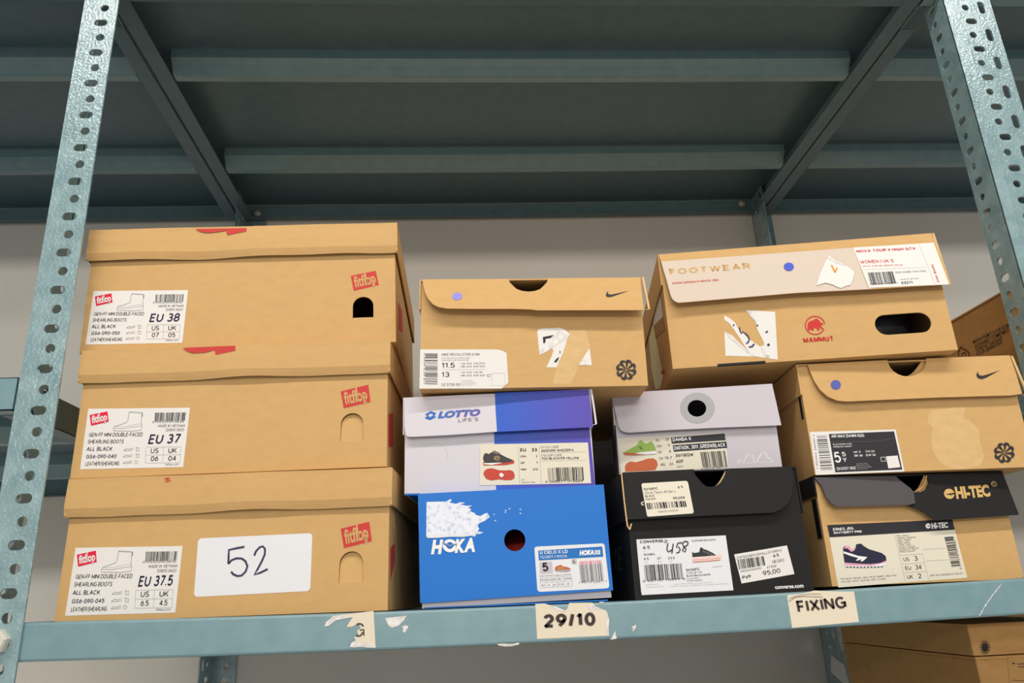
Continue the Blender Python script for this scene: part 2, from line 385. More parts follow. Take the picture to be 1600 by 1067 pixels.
low = shelf_mesh(XL1-.034, .6705, .001, .62, -LIP, LIP, sagx).build('shelf', rack, 'blue-grey steel shelf with paper labels on its front lip')
su = lambda x: -.0026*max(0, 1-((x-.1)/.546)**2)
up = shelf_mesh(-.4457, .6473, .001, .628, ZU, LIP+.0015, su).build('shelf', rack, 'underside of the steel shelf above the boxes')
stiffener(-.420, .6215, .168, ZU, LIP, su, up); stiffener(-.420, .6215, .4295, ZU, LIP, su, up)
no = lambda x: 0.0
def side_shelf(x0, x1, zb, notch, label):
    B = shelf_mesh(x0, x1, .07, .628, zb, LIP, no, front=False, sides=False)
    za = zb+LIP
    if notch:
        a, c = notch
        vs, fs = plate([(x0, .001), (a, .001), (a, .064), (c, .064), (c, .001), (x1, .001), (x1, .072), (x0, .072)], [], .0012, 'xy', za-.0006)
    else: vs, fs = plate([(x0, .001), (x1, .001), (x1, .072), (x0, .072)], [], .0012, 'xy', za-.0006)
    B.add(vs, fs, 'teal_shaded')
    for q0, q1 in ([(x0, notch[0]), (notch[1], x1)] if notch else [(x0, x1)]):
        B.box((q0, .001, zb), (q1, .0022, za), 'teal_smooth'); B.box((q0, .001, zb), (q1, .02, zb+.0012), 'teal_smooth')
    for xe, sg in ((x0, 1), (x1, -1)):
        B.box((min(xe, xe+sg*.0012), .002, zb), (max(xe, xe+sg*.0012), .626, za), 'teal_smooth')
        B.box((min(xe, xe+sg*.022), .066 if notch else .021, zb-.0006), (max(xe, xe+sg*.022), .624, zb+.0008), 'teal_shaded')
    o = B.build('shelf', rack, label)
    stiffener(x0+.024, x1-.024, .168, zb, LIP-.0015, no, o); stiffener(x0+.024, x1-.024, .4295, zb, LIP-.0015, no, o)
    return o
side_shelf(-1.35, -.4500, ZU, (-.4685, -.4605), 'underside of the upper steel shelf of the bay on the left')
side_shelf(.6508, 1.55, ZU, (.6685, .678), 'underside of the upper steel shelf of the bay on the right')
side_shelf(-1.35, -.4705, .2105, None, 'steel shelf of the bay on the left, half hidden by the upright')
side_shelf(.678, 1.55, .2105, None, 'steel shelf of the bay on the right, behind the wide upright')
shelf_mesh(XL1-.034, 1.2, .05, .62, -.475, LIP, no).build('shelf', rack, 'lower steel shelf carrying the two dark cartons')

PIT = .04538
def frange(z0, zlo, zhi, step):
    k = math.ceil((zlo-z0)/step); r = []
    while z0+k*step < zhi: r.append(z0+k*step); k += 1
    return r
ZB, ZT = -.60, 1.02
T = .0024
def upright(front_rng, side_x, side_len, kind, y_front=-.0024, back=False, label=None):
    B = MB(); x0, x1 = front_rng; holes = []
    cz = frange(.7304, ZB+.03, ZT-.03, PIT); sz = frange(.7304-PIT/2, ZB+.03, ZT-.03, PIT)
    if kind == 'narrow':
        xc = x0+.0262
        holes += [circle(xc, z, .0052) for z in cz]+[slot(xc-.0022, z, .0162, .0098) for z in sz]
    else:
        xc = x0+.0277
        cz2 = frange(.7399, ZB+.03, ZT-.03, PIT*1.008); sz2 = frange(.7168, ZB+.03, ZT-.03, PIT*1.008)
        holes += [circle(xc, z, .0050) for z in cz2]+[slot(xc+.003, z, .0160, .0096) for z in sz2]
        holes += [slot(x0+.0507, z, .0092, .0205) for z in cz2]
    vs, fs = plate([(x0, ZB), (x1, ZB), (x1, ZT), (x0, ZT)], holes, T, 'xz', y_front); B.add(vs, fs, 'teal_hammered')
    y0, y1 = (y_front+T*.5, y_front+side_len) if not back else (y_front+T*.5-side_len, y_front+T*.5)
    h2 = []; ym = (y0+.0272) if not back else y1-.0272
    c3 = frange(.690, ZB+.03, ZT-.03, PIT); s3 = frange(.690-PIT/2, ZB+.03, ZT-.03, PIT)
    h2 += [circle(ym, z, .0050) for z in c3]+[slot(ym-.001, z, .0158, .0096) for z in s3]
    if side_len > .05:
        yy = (y0+.048) if not back else y1-.05
        h2 += [slot(yy, z, .0092, .0205) for z in c3]
    vs, fs = plate([(y0, ZB), (y1, ZB), (y1, ZT), (y0, ZT)], h2, T, 'yz', side_x); B.add(vs, fs, 'teal_hammered')
    return B.build('upright', rack, label)
uL = upright((XL0, XL1), XL0, .060, 'narrow', label='front upright at the left end with one column of round and oblong holes')
uR = upright((XR0, XR1), XR0, .041, 'wide', label='front upright at the right end with three columns of holes')
upright((-.4405, -.398), -.4405, .065, 'narrow', y_front=.632, back=True, label='rear upright seen below the shelf on the left')
uB = upright((.6350, .677), .6350, .065, 'narrow', y_front=.632, back=True, label='rear upright seen above and below the shelf on the right')

def hex_bolt(p, r, d, parent, up=(0, -1, 0), nm='bolt'):
    B = MB(); V = []
    for k, y in ((1, 0), (1, -d*.75), (.86, -d)):
        for i in range(6):
            a = math.radians(60*i+12); V.append((p[0]+r*k*math.cos(a), p[1]+y, p[2]+r*k*math.sin(a)))
    Fc = [(i, (i+1) % 6, 6+(i+1) % 6, 6+i) for i in range(6)]+[(6+i, 6+(i+1) % 6, 12+(i+1) % 6, 12+i) for i in range(6)]+[tuple(range(12, 18))]
    B.add(V, Fc, 'steel')
    return B.build(nm, parent, 'pale steel hex bolt')
pb = atY((-3, 1003), -.0024); hex_bolt((pb[0], -.0024, pb[2]), .0118, .009, uL)
def round_bolt(p, parent, r=.008):
    B = MB(); V = []; n = 14
    for k, y in ((1, 0), (.95, -.003), (.55, -.0055)):
        for i in range(n): V.append((p[0]+r*k*math.cos(2*math.pi*i/n), p[1]+y, p[2]+r*k*math.sin(2*math.pi*i/n)))
    Fc = [(j*n+i, j*n+(i+1) % n, (j+1)*n+(i+1) % n, (j+1)*n+i) for j in range(2) for i in range(n)]+[tuple(range(2*n, 3*n))]
    B.add(V, Fc, 'steel'); B.build('bolt', parent, 'pale round bolt head', smooth=True)
for px in ((402, 334), (1159, 318)):
    q = atY(px, .6265); round_bolt((q[0], .6265, q[2]), up)

# paper labels and residue on the shelf lip
def lip3d(u, v, e): return (u, .001-e, v)
lipS = Surf(lambda p: (lambda q: (q[0], q[2]))(atY(p, .001)), lip3d)
c4 = crop(800, 900, 4)
d = Decal(lipS, c4)
d.poly([(145, 174), (200, 171), (240, 181), (290, 196), (330, 214), (345, 204), (352, 183), (357, 168), (500, 165), (512, 176), (518, 187), (540, 196), (560, 206), (588, 216), (598, 235), (600, 250), (607, 270), (604, 320), (606, 372), (400, 381), (157, 393)], 'lip_paper')
d.poly([(588, 216), (598, 235), (600, 250), (607, 270), (604, 320), (606, 372), (590, 373), (592, 300), (592, 260)], 'paper_torn', 1)
d.poly([(240, 181), (290, 196), (330, 214), (345, 204), (340, 222), (310, 222), (260, 203)], 'paper_torn', 1)
d.poly([(512, 176), (518, 187), (540, 196), (560, 206), (545, 207), (522, 204), (508, 226), (490, 214), (474, 198), (480, 180)], 'paper_torn', 1)
d.text('29/10', (199, 323), (524, 309), 84, 'ink_brown', 2, bold=.04)
d.build('paper_label', low, 'cream paper label with torn top edge reading 29/10')
c4 = crop(1200, 900, 4); d = Decal(lipS, c4)
d.poly([(118, 126), (130, 116), (200, 112), (290, 90), (420, 96), (537, 97), (568, 286), (150, 324)], 'lip_paper')
d.text('FIXING', (187, 229), (493, 199), 74, 'ink_brown', 2, bold=.026)
d.stroke([(128, 158), (170, 132), (215, 127), (270, 128), (340, 131)], 2.5, 'ink_brown', 2)
d.stroke([(128, 140), (190, 122), (250, 112), (330, 112)], 2, 'ink_brown', 2)
d.build('paper_label', low, 'cream paper label reading FIXING')
c4 = crop(400, 920, 4); d = Decal(lipS, c4)
d.poly([(428, 236), (440, 205), (462, 188), (480, 170), (520, 163), (600, 154), (735, 137), (748, 369), (715, 362), (690, 366), (655, 360), (620, 366), (588, 362), (596, 338), (625, 322), (612, 305), (640, 290), (632, 262), (655, 245), (640, 215), (600, 236), (565, 239), (585, 205), (605, 178), (560, 184), (500, 196), (455, 230)], 'lip_paper')
d.poly([(428, 236), (440, 205), (462, 188), (500, 174), (560, 170), (600, 172), (560, 184), (500, 196), (455, 230)], 'paper_torn', 1)
d.poly([(588, 362), (596, 338), (625, 322), (650, 335), (690, 340), (740, 345), (748, 369), (690, 366), (655, 360), (620, 366)], 'paper_torn', 1)
d.stroke([(629, 222), (645, 217), (660, 220), (672, 233)], 9, 'ink_brown', 2)
d.stroke([(650, 257), (674, 254), (674, 292)], 8, 'ink_brown', 2)
d.stroke([(627, 288), (640, 295), (655, 291), (668, 270)], 9, 'ink_brown', 2)
d.build('paper_label', low, 'torn paper label remnant showing part of a letter')
def scrap(px, P, m='paper_torn', nm='paper_scrap'):
    d = Decal(lipS, px); d.poly(P, m); d.build(nm, low, 'scrap of torn white paper')
scrap(c4, [(808, 182), (870, 175), (942, 167), (925, 195), (888, 232), (868, 236), (850, 244), (838, 236), (828, 228), (815, 205)])
scrap(c4, [(910, 236), (932, 228), (952, 233), (945, 250), (930, 276), (916, 262), (922, 248)])
scrap(c4, [(1505, 344), (1540, 341), (1600, 343), (1640, 335), (1648, 345), (1600, 358), (1560, 360), (1520, 354)])
c4 = crop(800, 900, 4)
scrap(c4, [(745, 318), (772, 303), (776, 320), (762, 342), (750, 346), (756, 330)])
scrap(c4, [(630, 372), (645, 342), (648, 370), (656, 388), (640, 394), (610, 396), (622, 386)])
scrap(c4, [(545, 162), (575, 160), (572, 168), (548, 169)])
c4 = crop(1200, 900, 4); rnd = random.Random(3); L = []; Rr = []
for i in range(60):
    t = i/59; x = 1460-140*t-10*math.sin(t*3); y = 48+205*t; w_ = rnd.uniform(.4, 5.5); j = rnd.uniform(-2, 2)
    L.append((x-w_+j, y)); Rr.append((x+w_+j, y))
d = Decal(lipS, c4); d.poly(L+list(reversed(Rr)), 'paper_torn'); d.build('paint_scratch', low, 'whitish diagonal scratch')

# white sticker on the rear right upright (faces the boxes)
uBS = Surf(lambda p: (lambda q: (q[1], q[2]))(atX(p, .6350)), lambda u, v, e: (.6350-e, u, v))
d = Decal(uBS, crop(1260, 960, 9.97)); d.poly([(385, 630), (590, 790), (690, 1180), (385, 900)], 'paper'); d.build('paper_label', uB, 'blank pale sticker')

# ------------------------------------------------------------------ boxes
def face_pts(o, psi, rho, w, h):
    u = np.array([math.cos(psi), math.sin(psi), 0]); z = np.array([0, 0, 1.])
    u2 = math.cos(rho)*u+math.sin(rho)*z; v2 = -math.sin(rho)*u+math.cos(rho)*z
    return np.array([o+h*v2, o+w*u2+h*v2, o+w*u2, o])
def project(P):
    dd = P-CAM; x = dd@AX[0]; y = dd@AX[1]; z = dd@AX[2]
    return np.stack([800+F_PX*x/z, 533.5-F_PX*y/z], 1)
class Box:
    """front face fitted to four measured corners; local frame: x right, y depth (0 at centre), z up from the base"""
    def __init__(s, quad, y0, depth, name, label, ky=8, group=None, z_fix=0):
        q = np.array(quad, float); o0 = atY(q[3], y0)
        v = np.array([o0[0], o0[2], 0, 0, np.linalg.norm(atY(q[2], y0)-o0), np.linalg.norm(atY(q[0], y0)-o0)])
        def f(v):
            return np.concatenate([(project(face_pts(np.array([v[0], y0, v[1]]), v[2], v[3], v[4], v[5]))-q).ravel(), [v[2]*ky, v[3]*25]])
        for _ in range(40):
            r = f(v); J = np.array([(f(v+np.eye(6)[i]*1e-6)-r)/1e-6 for i in range(6)]).T
            v = v-np.linalg.lstsq(J, r, rcond=None)[0]
        s.psi, s.rho, s.w, s.h, s.d = v[2], v[3], v[4], v[5], depth
        s.o = np.array([v[0], y0, v[1]+z_fix])
        s.R = np.array(Matrix.Rotation(s.psi, 3, 'Z') @ Matrix.Rotation(-s.rho, 3, 'Y'))
        base = s.o+s.R@np.array([s.w/2, depth/2, 0])
        s.e = thing(name, label, 'shoe box', tuple(base), (0, -s.rho, s.psi), group)
        s.base = base; s.yf = -depth/2
    def loc(s, P): return s.R.T@(np.array(P)-s.base)
    def uv(s, p, lift=0):
        n = s.R@np.array([0, 1, 0]); o = s.base+s.R@np.array([0, s.yf-lift, 0])
        q = s.loc(at_plane(p, o, n)); return (q[0], q[2])
    def surf(s, lift=0, tilt=None):
        """tilt(u, v) -> extra forward distance of the printed surface"""
        t = tilt or (lambda u, v: 0)
        return Surf(lambda p: s.uv(p, lift), lambda u, v, e: (u, s.yf-lift-t(u, v)-e, v))
    def side(s, sx, lift=0):
        x = sx*(s.w/2+lift)
        def to2(p):
            q = s.loc(at_plane(p, s.base+s.R@np.array([x, 0, 0]), s.R@np.array([1, 0, 0]))); return (min(max(q[1], -s.d/2+.001), s.d/2-.001), min(max(q[2], .001), s.h-.006))
        return Surf(to2, (lambda u, v, e: (x+sx*e, u, v)))
    def body(s, m, holes=(), top=None, t=.002, inner=None, bevel=.0006, label=None, name='body', outline=None, bottom=True, front_m=None, bottom_m=None):
        B = MB(); w, d = s.w, s.d; h = top or s.h
        ol = outline or [(-w/2, 0), (w/2, 0), (w/2, h), (-w/2, h)]
        vs, fs = plate(ol, holes, t, 'xz', s.yf); B.add(vs, fs, front_m or m)
        B.box((-w/2, s.yf+t, 0), (-w/2+t, d/2, h), m); B.box((w/2-t, s.yf+t, 0), (w/2, d/2, h), m)
        B.box((-w/2+t, d/2-t, 0), (w/2-t, d/2, h), m)
        if bottom: B.box((-w/2+t, s.yf+t, 0), (w/2-t, d/2-t, t), bottom_m or m)
        return B.build(name, s.e, label)

def flap(box, px, outline, m, lift=.0012, t=.0016, splay=.05, zt=None, bulge=0, name='lid_flap', label=None, x_splay=0):
    """front flap of a flip-top lid: outline in photo coordinates; leans out towards its lower edge"""
    zt = zt or box.h
    Q = [box.uv(px(p), lift) for p in outline]
    vs, fs = plate(Q, [], t, 'xz', 0)
    til = lambda u, v: (zt-v)*(splay+x_splay*u/box.w)
    V = [(x, box.yf-lift-t+y-til(x, z), z) for x, y, z in vs]
    B = MB(); B.add(V, fs, m); o = B.build(name, box.e, label)
    return o, box.surf(lift+t, til)
def lid_top(box, m, notch=None, over=.002, t=.0016, sides=.03, side_m=None, left=True, right=True, front=.0015, name='lid_top', droop=0):
    """lid top panel plus its turned-down side flaps"""
    B = MB(); w, d, h = box.w, box.d, box.h
    pts = [(-w/2-over, box.yf-front)]
    if notch: 
        c, r = notch
        pts += [(c-r, box.yf-front)]+[(c-r*math.cos(math.pi*i/12), box.yf-front+r*.9*math.sin(math.pi*i/12)) for i in range(1, 12)]+[(c+r, box.yf-front)]
    pts += [(w/2+over, box.yf-front), (w/2+over, d/2), (-w/2-over, d/2)]
    vs, fs = plate(pts, [], t, 'xy', h-t); B.add(vs, fs, m)
    for sx, on in ((-1, left), (1, right)):
        if on:
            x = sx*(w/2+over)
            a, b_ = (x-t, x) if sx > 0 else (x, x+t)
            B.box((a, box.yf-front, h-sides), (b_, d/2, h-t), side_m or m)
            # folded-over inner layer of the side flap
            a, b_ = (x-3.2*t if sx > 0 else x+2.2*t), (x-2.2*t if sx > 0 else x+3.2*t)
    B.box((-w/2-over, d/2, h-.02), (w/2+over, d/2+t, h), m)
    return B.build(name, box.e)
def edge_loop(box, m, pts3, r, name='lid_edge', label=None):
    """thick folded board edge, swept square tube along local points"""
    B = MB(); V = []; Fc = []
    for p in pts3:
        for a, c in ((-r, -.0012), (r, -.0012), (r, .0012), (-r, .0012)): V.append((p[0]+a, p[1]+c, p[2]))
    n = len(pts3)
    for i in range(n-1):
        for j in range(4): Fc.append((i*4+j, i*4+(j+1) % 4, (i+1)*4+(j+1) % 4, (i+1)*4+j))
    Fc += [(0, 1, 2, 3), tuple((n-1)*4+k for k in (3, 2, 1, 0))]
    B.add(V, Fc, m); return B.build(name, box.e, label)

c_t = lambda ox, oy, s: crop(ox, oy, s)
def pinwheel(d, c, R, m, lv=2):
    for k in range(8):
        a0 = math.radians(45*k+8)
        P = [(.06, -4), (.42, -11), (.76, -13), (.93, -6), (1.0, 6), (.96, 19), (.86, 30), (.68, 38), (.74, 27), (.77, 17), (.73, 10), (.62, 8), (.42, 11), (.12, 22)]
        d.poly([(c[0]+R*r*math.cos(a0+math.radians(a)), c[1]+R*r*math.sin(a0+math.radians(a))) for r, a in P], m, lv)

# ---- kraft boot boxes (left stack)
LBL_SRC = [(222, 125), (1465, 112), (1390, 805), (115, 830)]
def boot_label(box, quad, eu, us, uk, code, seed):
    d = Decal(box.surf(), homography(LBL_SRC, quad))
    d.poly(LBL_SRC, 'paper')
    d.poly([(240, 197), (458, 155), (471, 275), (256, 322)], 'pink_red', 1)
    d.text('fitflop', (268, 292), (455, 256), 82, 'paper', 2, bold=.03)
    d.poly([(352, 176), (364, 174), (374, 262), (362, 264)], 'paper', 2); d.poly([(416, 252), (430, 250), (436, 292), (422, 294)], 'paper', 2)
    o = [(722, 160), (878, 168), (868, 300), (878, 320), (872, 372), (760, 384), (535, 380), (525, 365), (540, 328), (610, 310), (690, 282), (706, 262), (722, 160)]
    d.stroke(o, 4, 'ink_grey', 1); d.stroke([(530, 350), (640, 355), (770, 335), (872, 325)], 3, 'ink_grey', 1)
    d.stroke([(545, 330), (650, 332), (770, 312), (870, 298)], 3, 'ink_light', 1); d.stroke([(720, 164), (875, 172)], 8, 'ink_light', 1)
    d.stroke([(882, 172), (886, 195), (876, 220)], 7, 'ink_grey', 1)
    d.bars([(1040, 170), (1418, 166), (1408, 262), (1034, 268)], 'ink', seed, 60)
    d.text('0195305903836', (1004, 290), (1392, 284), 24, 'ink_grey')
    d.text('MADE IN VIETNAM', (1075, 338), (1404, 334), 30, 'ink_grey', bold=.004); d.text('D0810 0623', (1175, 386), (1394, 382), 32, 'ink_grey', bold=.004)
    d.text('GEN-FF MINI DOUBLE-FACED', (228, 448), (884, 444), 44, 'ink', bold=.006, shear=.12)
    d.text('SHEARLING BOOTS', (212, 528), (652, 526), 44, 'ink', bold=.006, shear=.12)
    d.text('ALL BLACK', (196, 614), (512, 612), 46, 'ink_navy', bold=.014, shear=.1)
    d.text(code, (190, 702), (564, 698), 44, 'ink_navy', bold=.014, shear=.05)
    d.text('LEATHER/SHEARLING', (180, 788), (596, 782), 46, 'ink', bold=.006, shear=.12)
    for y in (598, 672, 748):
        x = 655-(y-598)*.07
        d.stroke([(x, y+12), (x+30, y-10), (x+70, y-4), (x+112, y-18), (x+114, y+4), (x+60, y+12), (x, y+14)], 4, 'ink_grey', 1)
        if y == 748: d.stroke([(806, 722), (832, 745), (808, 768), (784, 745), (806, 722)], 4, 'ink_grey', 1)
        else: d.stroke([(806, y-26), (826, y-18), (848, y-22), (840, y), (848, y+22), (826, y+14), (808, y+22), (812, y), (806, y-26)], 4, 'ink_grey', 1)
    d.text('EU '+eu, (952, 535), (1352, 526), 112, 'ink_navy', bold=.02, shear=.14)
    for l in ([(928, 570), (1362, 566)], [(926, 662), (1356, 658)], [(922, 756), (1352, 752)], [(928, 570), (922, 756)], [(1146, 568), (1136, 754)], [(1362, 566), (1352, 752)]): d.stroke(l, 4, 'ink_light', 1)
    d.text('US', (985, 642), (1082, 640), 58, 'ink', bold=.008); d.text('UK', (1202, 640), (1306, 638), 58, 'ink', bold=.008)
    d.text(us, (985, 734), (1078, 732), 58, 'ink', bold=.008); d.text(uk, (1202, 732), (1296, 730), 58, 'ink', bold=.008)
    d.text('fitflop.com', (1168, 784), (1336, 780), 22, 'ink_grey')
    return d.build('shipping_label', box.e, 'white printed label reading EU '+eu)
LOGO_SRC = [(85, 118), (500, 32), (555, 270), (135, 368)]
def print_logo(box, quad, m='red'):
    d = Decal(box.surf(), homography(LOGO_SRC, quad))
    d.poly(LOGO_SRC, m)
    d.text('fitflop', (158, 308), (512, 234), 172, 'kraft', 1, bold=.025)
    d.poly([(310, 70), (332, 66), (374, 262), (345, 268)], 'kraft', 1); d.poly([(452, 190), (474, 186), (494, 282), (466, 290)], 'kraft', 1)
    return d.build('printed_logo', box.e, 'red printed logo')

def boot_box(body_q, lid_q, y0, name, label, win, lb, logo, eu, us, uk, code, seed, closed, red, sidered):
    q = np.array(body_q, float)
    bx = Box([lid_q[0], lid_q[1], body_q[2], body_q[3]], y0, .33, name, label, group='boot boxes stacked at the left')
    w, h = bx.w, bx.h
    zl = (bx.uv(lid_q[3])[1]+bx.uv(lid_q[2])[1])/2
    a = bx.uv(win[0]); c = bx.uv(win[1]); r = (c[0]-a[0])/2; xm = (a[0]+c[0])/2
    hole = [(a[0], c[1]), (c[0], c[1])]+[(xm+r*math.cos(math.pi*i/14), a[1]-r*1.0+r*math.sin(math.pi*i/14)) for i in range(15)]
    hole = hole[:2]+hole[2:]
    bx.body('kraft', [hole], top=h-.002)
    B = MB()
    if closed:
        vs, fs = plate([(x*1+0, z) for x, z in [(xm+(p[0]-xm)*.97, c[1]+(p[1]-c[1])*.985) for p in hole]], [], .0016, 'xz', 0)
        k = .11
        B.add([(x, bx.yf+y+.0004+(z-c[1])*k, z) for x, y, z in vs], fs, 'kraft')
    else:
        B.box((a[0]+.0004, bx.yf+.0002, c[1]-.0003), (c[0]-.0004, bx.yf+.022, c[1]+.0012), 'kraft_light')
    B.build('window_flap', bx.e)
    # lid: gently warped, its lower edge curls in
    B = MB(); nx = 36; t = .002; ov = .0035; rn = random.Random(seed)
    ph = [rn.uniform(0, 6) for _ in range(4)]
    prof = [(0, h), (0, h-.004), (.0006, (h+zl)/2+.004), (.0010, zl+.0085), (-.0004, zl+.004), (-.0018, zl)]
    V = []; Fc = []; m = len(prof)
    for i in range(nx+1):
        s_ = i/nx; x = -w/2-ov+(w+2*ov)*s_
        wv = .0015*math.sin(s_*9+ph[0])+.0009*math.sin(s_*19+ph[1])
        for j, (o, z) in enumerate(prof):
            kk = j/(m-1); ends = min(1, s_*8, (1-s_)*8)
            V.append((x, bx.yf-.0062-o-wv*kk*ends*.7, z+wv*kk*.6*ends+(.0002*math.sin(s_*14+ph[2]) if j == 0 else 0)))
    for i in range(nx):
        for j in range(m-1): Fc.append((i*m+j, i*m+j+1, (i+1)*m+j+1, (i+1)*m+j))
    B.add(V, Fc, 'kraft')
    x0, x1, yb = -w/2-ov, w/2+ov, bx.d/2+ov
    B.box((x0, bx.yf-.0060, h-.0016), (x1, yb, h), 'kraft')
    B.box((x0, bx.yf-.0060, zl+.001), (x0+t, yb, h-.0016), 'kraft'); B.box((x1-t, bx.yf-.0060, zl+.001), (x1, yb, h-.0016), 'kraft')
    B.box((x0, yb-t, zl), (x1, yb, h-.0016), 'kraft')
    B.build('lid', bx.e, bevel=.0005)
    boot_label(bx, lb, eu, us, uk, code, seed)
    print_logo(bx, logo)
    d = Decal(bx.surf(.0068), lambda p: p)
    for P in red: d.poly(P, 'red')
    d.build('printed_mark', bx.e, 'red print at the lid edge')
    d = Decal(bx.side(1), lambda p: p); d.poly(sidered, 'red'); d.build('side_print', bx.e, 'red print on the side')
    return bx
cA = crop(200, 340, 7.273)
K1 = boot_box([(113, 750), (611, 732), (603.2, 954), (88, 973)], [(114, 749), (612, 732), (610, 789), (103, 811)], .026, 'shoe_box',
    'kraft boot box at the bottom of the left stack, with a handwritten 52 sticker', [(531, 862), (567, 910)],
    [(118.3, 855.8), (285.5, 853), (274, 957), (101.8, 962)], [(532.5, 826), (577, 815), (581, 845.5), (537.5, 856.5)], '37.5', '6.5', '4.5', 'GS6-090-045', 11, True,
    [[(256, 747), (266, 746), (262, 749), (268, 751), (258, 753), (257, 752), (264, 750.5), (260, 749)]],
    [(610, 856), (616.5, 848), (616, 878), (610, 908)])
K2 = boot_box([(134, 551), (608, 534), (602.4, 730), (112.6, 747)], [(134, 550), (608.4, 533.6), (608, 581), (123.6, 603.5)], .026, 'shoe_box',
    'kraft boot box in the middle of the left stack, label reading EU 37', [(533, 646), (567, 688.5)],
    [(138, 638.6), (297, 637), (286.3, 729.8), (125.2, 733.3)], [(532.5, 611.5), (575.5, 601), (579, 628), (537, 638)], '37', '06', '04', 'GS6-090-040', 12, True,
    [[(286, 543.5), (367.8, 540), (367.8, 548), (337, 554.5), (335.5, 546.5), (320, 551), (300, 551.5), (291, 548)]],
    [(607, 647), (614, 645), (614, 698), (607, 698)])
K3 = boot_box([(146, 362), (619.5, 353), (616, 533), (126, 553)], [(146.6, 362), (619.5, 352), (620, 398), (139, 409.5)], .034, 'shoe_box',
    'kraft boot box at the top of the left stack, with an open arched window', [(551.3, 464), (583.5, 497)],
    [(146.4, 454.8), (294, 453.3), (285, 535.6), (133.7, 538.6)], [(548, 431), (587, 423), (592, 445.3), (552.7, 454.5)], '38', '07', '05', 'GS6-090-050', 13, False,
    [[cA(p) for p in [(765, 130), (1345, 119), (1347, 155), (1130, 198), (1115, 145), (1000, 165), (900, 173), (820, 157)]]],
    [(621.5, 471), (628, 485), (629, 520), (622.5, 515)])
d = Decal(K1.surf(), crop(320, 660, 2.62))
R_ = lambda x0, y0, x1, y1: 0
d.px = lambda p: p
d.poly([(313, 841), (484, 833), (488, 836), (488, 840), (485, 919), (481, 923.5), (307, 932.5), (303.5, 929), (303.5, 925), (309.5, 845)], 'paper_white')
d.px = crop(320, 660, 2.62)
d.stroke([(163, 509), (130, 515), (99, 522), (98, 550), (97, 579)], 8.5, 'marker', 1)
d.stroke([(97, 579), (110, 564), (130, 556), (152, 557), (167, 568), (175, 588), (168, 610), (152, 626), (135, 629), (118, 622), (108, 611)], 8.5, 'marker', 1)
d.stroke([(203, 545), (210, 527), (225, 511), (238, 507), (247, 518), (246, 540), (233, 570), (217, 600), (203, 623), (230, 614), (258, 600)], 8.5, 'marker', 1)
d.build('number_sticker', K1.e, 'white sticker with 52 written by hand')

# ---- kraft sneaker box with torn label (top of middle stack)
cD, cD2 = crop(630, 420, 5.335), crop(820, 420, 5.336)
def px2(a, b):   # helper: list of ('a'|'b', pts)
    return lambda p: (a if p[2] == 0 else b)((p[0], p[1]))
N1 = Box([(659, 438), (999, 434.5), (1012.6, 602), (655.3, 608.5)], .008, .31, 'shoe_box', 'kraft shoe box with a torn white label, on top of the white and violet box')
def arc_pts(a, m, b, n=10):
    """circular-ish notch from a through m to b (photo px)"""
    P = []
    for i in range(1, n):
        t = math.pi*i/n; cx = (a[0]+b[0])/2; cy = (a[1]+b[1])/2; rx = (b[0]-a[0])/2; ry = m[1]-cy
        P.append((cx-rx*math.cos(t), cy+ry*math.sin(t)))
    return P
na, nm_, nb = (795, 436.5), (827, 459), (856, 435.5)
F = [cD(p) for p in [(160, 92), (168, 135), (185, 212), (212, 272), (252, 322), (300, 348), (370, 362), (600, 366), (900, 366), (1060, 371)]]+[cD2(p) for p in [(100, 379), (500, 379), (975, 379), (968, 230), (955, 76)]]+[nb]+list(reversed(arc_pts(na, nm_, nb)))+[na]
NX = [N1.uv(p) for p in (na, nm_, nb)]
hN = [(NX[0][0]-.002, N1.h+.001)]+[(NX[0][0]-.001+(NX[2][0]-NX[0][0]+.002)*i/8, NX[1][1]-.001+(N1.h-NX[1][1])*(1-math.sin(math.pi*i/8))) for i in range(9)]+[(NX[2][0]+.002, N1.h+.001)]
oN = [(-N1.w/2, 0), (N1.w/2, 0), (N1.w/2, N1.h-.0022)]+list(reversed(hN[1:-1]))+[(-N1.w/2, N1.h-.0022)]
N1.body('kraft', outline=oN)
fo, fs_ = flap(N1, lambda p: p, F, 'kraft', splay=.26)
lid_top(N1, 'kraft', sides=.036)
edge_loop(N1, 'kraft_light', [(N1.w/2+.0035, N1.yf-.002, N1.h), (N1.w/2+.0045, N1.yf-.006, N1.h-.02), (N1.w/2+.006, N1.yf-.010, N1.h-.043), (N1.w/2+.002, N1.yf-.010, N1.h-.044)], .0012)
d = Decal(fs_, cD); d.disc((453, 247), 41, 34, 'dot_lilac'); d.build('dot_sticker', N1.e, 'lilac dot sticker')
def swoosh(d, pts, m): d.poly(pts, m)
d = Decal(fs_, cD2); d.poly([(690, 197), (672, 222), (668, 237), (673, 250), (684, 257), (705, 256), (740, 245), (866, 196), (780, 217), (718, 231), (700, 231), (690, 224), (687, 211)], 'ink_grey'); d.b.names = ['label_black']; d.build('printed_logo', N1.e, 'dark printed tick mark')
d = Decal(N1.surf(), cD2); pinwheel(d, (845, 843), 88, 'label_black'); d.build('printed_emblem', N1.e, 'dark printed pinwheel emblem')
d = Decal(N1.surf(), cD)
d.poly([(142, 672), (782, 672), (830, 684), (862, 702), (876, 950), (822, 998), (135, 998)], 'paper')
d.poly([(876, 950), (822, 998), (832, 962)], 'paper_torn', 1)
d.bars([(186, 706), (287, 706), (286, 968), (182, 966)], 'ink_grey', 5, 40, vertical=False)
d.text('1 9 49 5 8140 9', (183, 956), (186, 702), 14, 'ink_grey')
d.text('NIKE REVOLUTION 6 NN', (322, 725), (637, 723), 21, 'ink_grey', bold=.006)
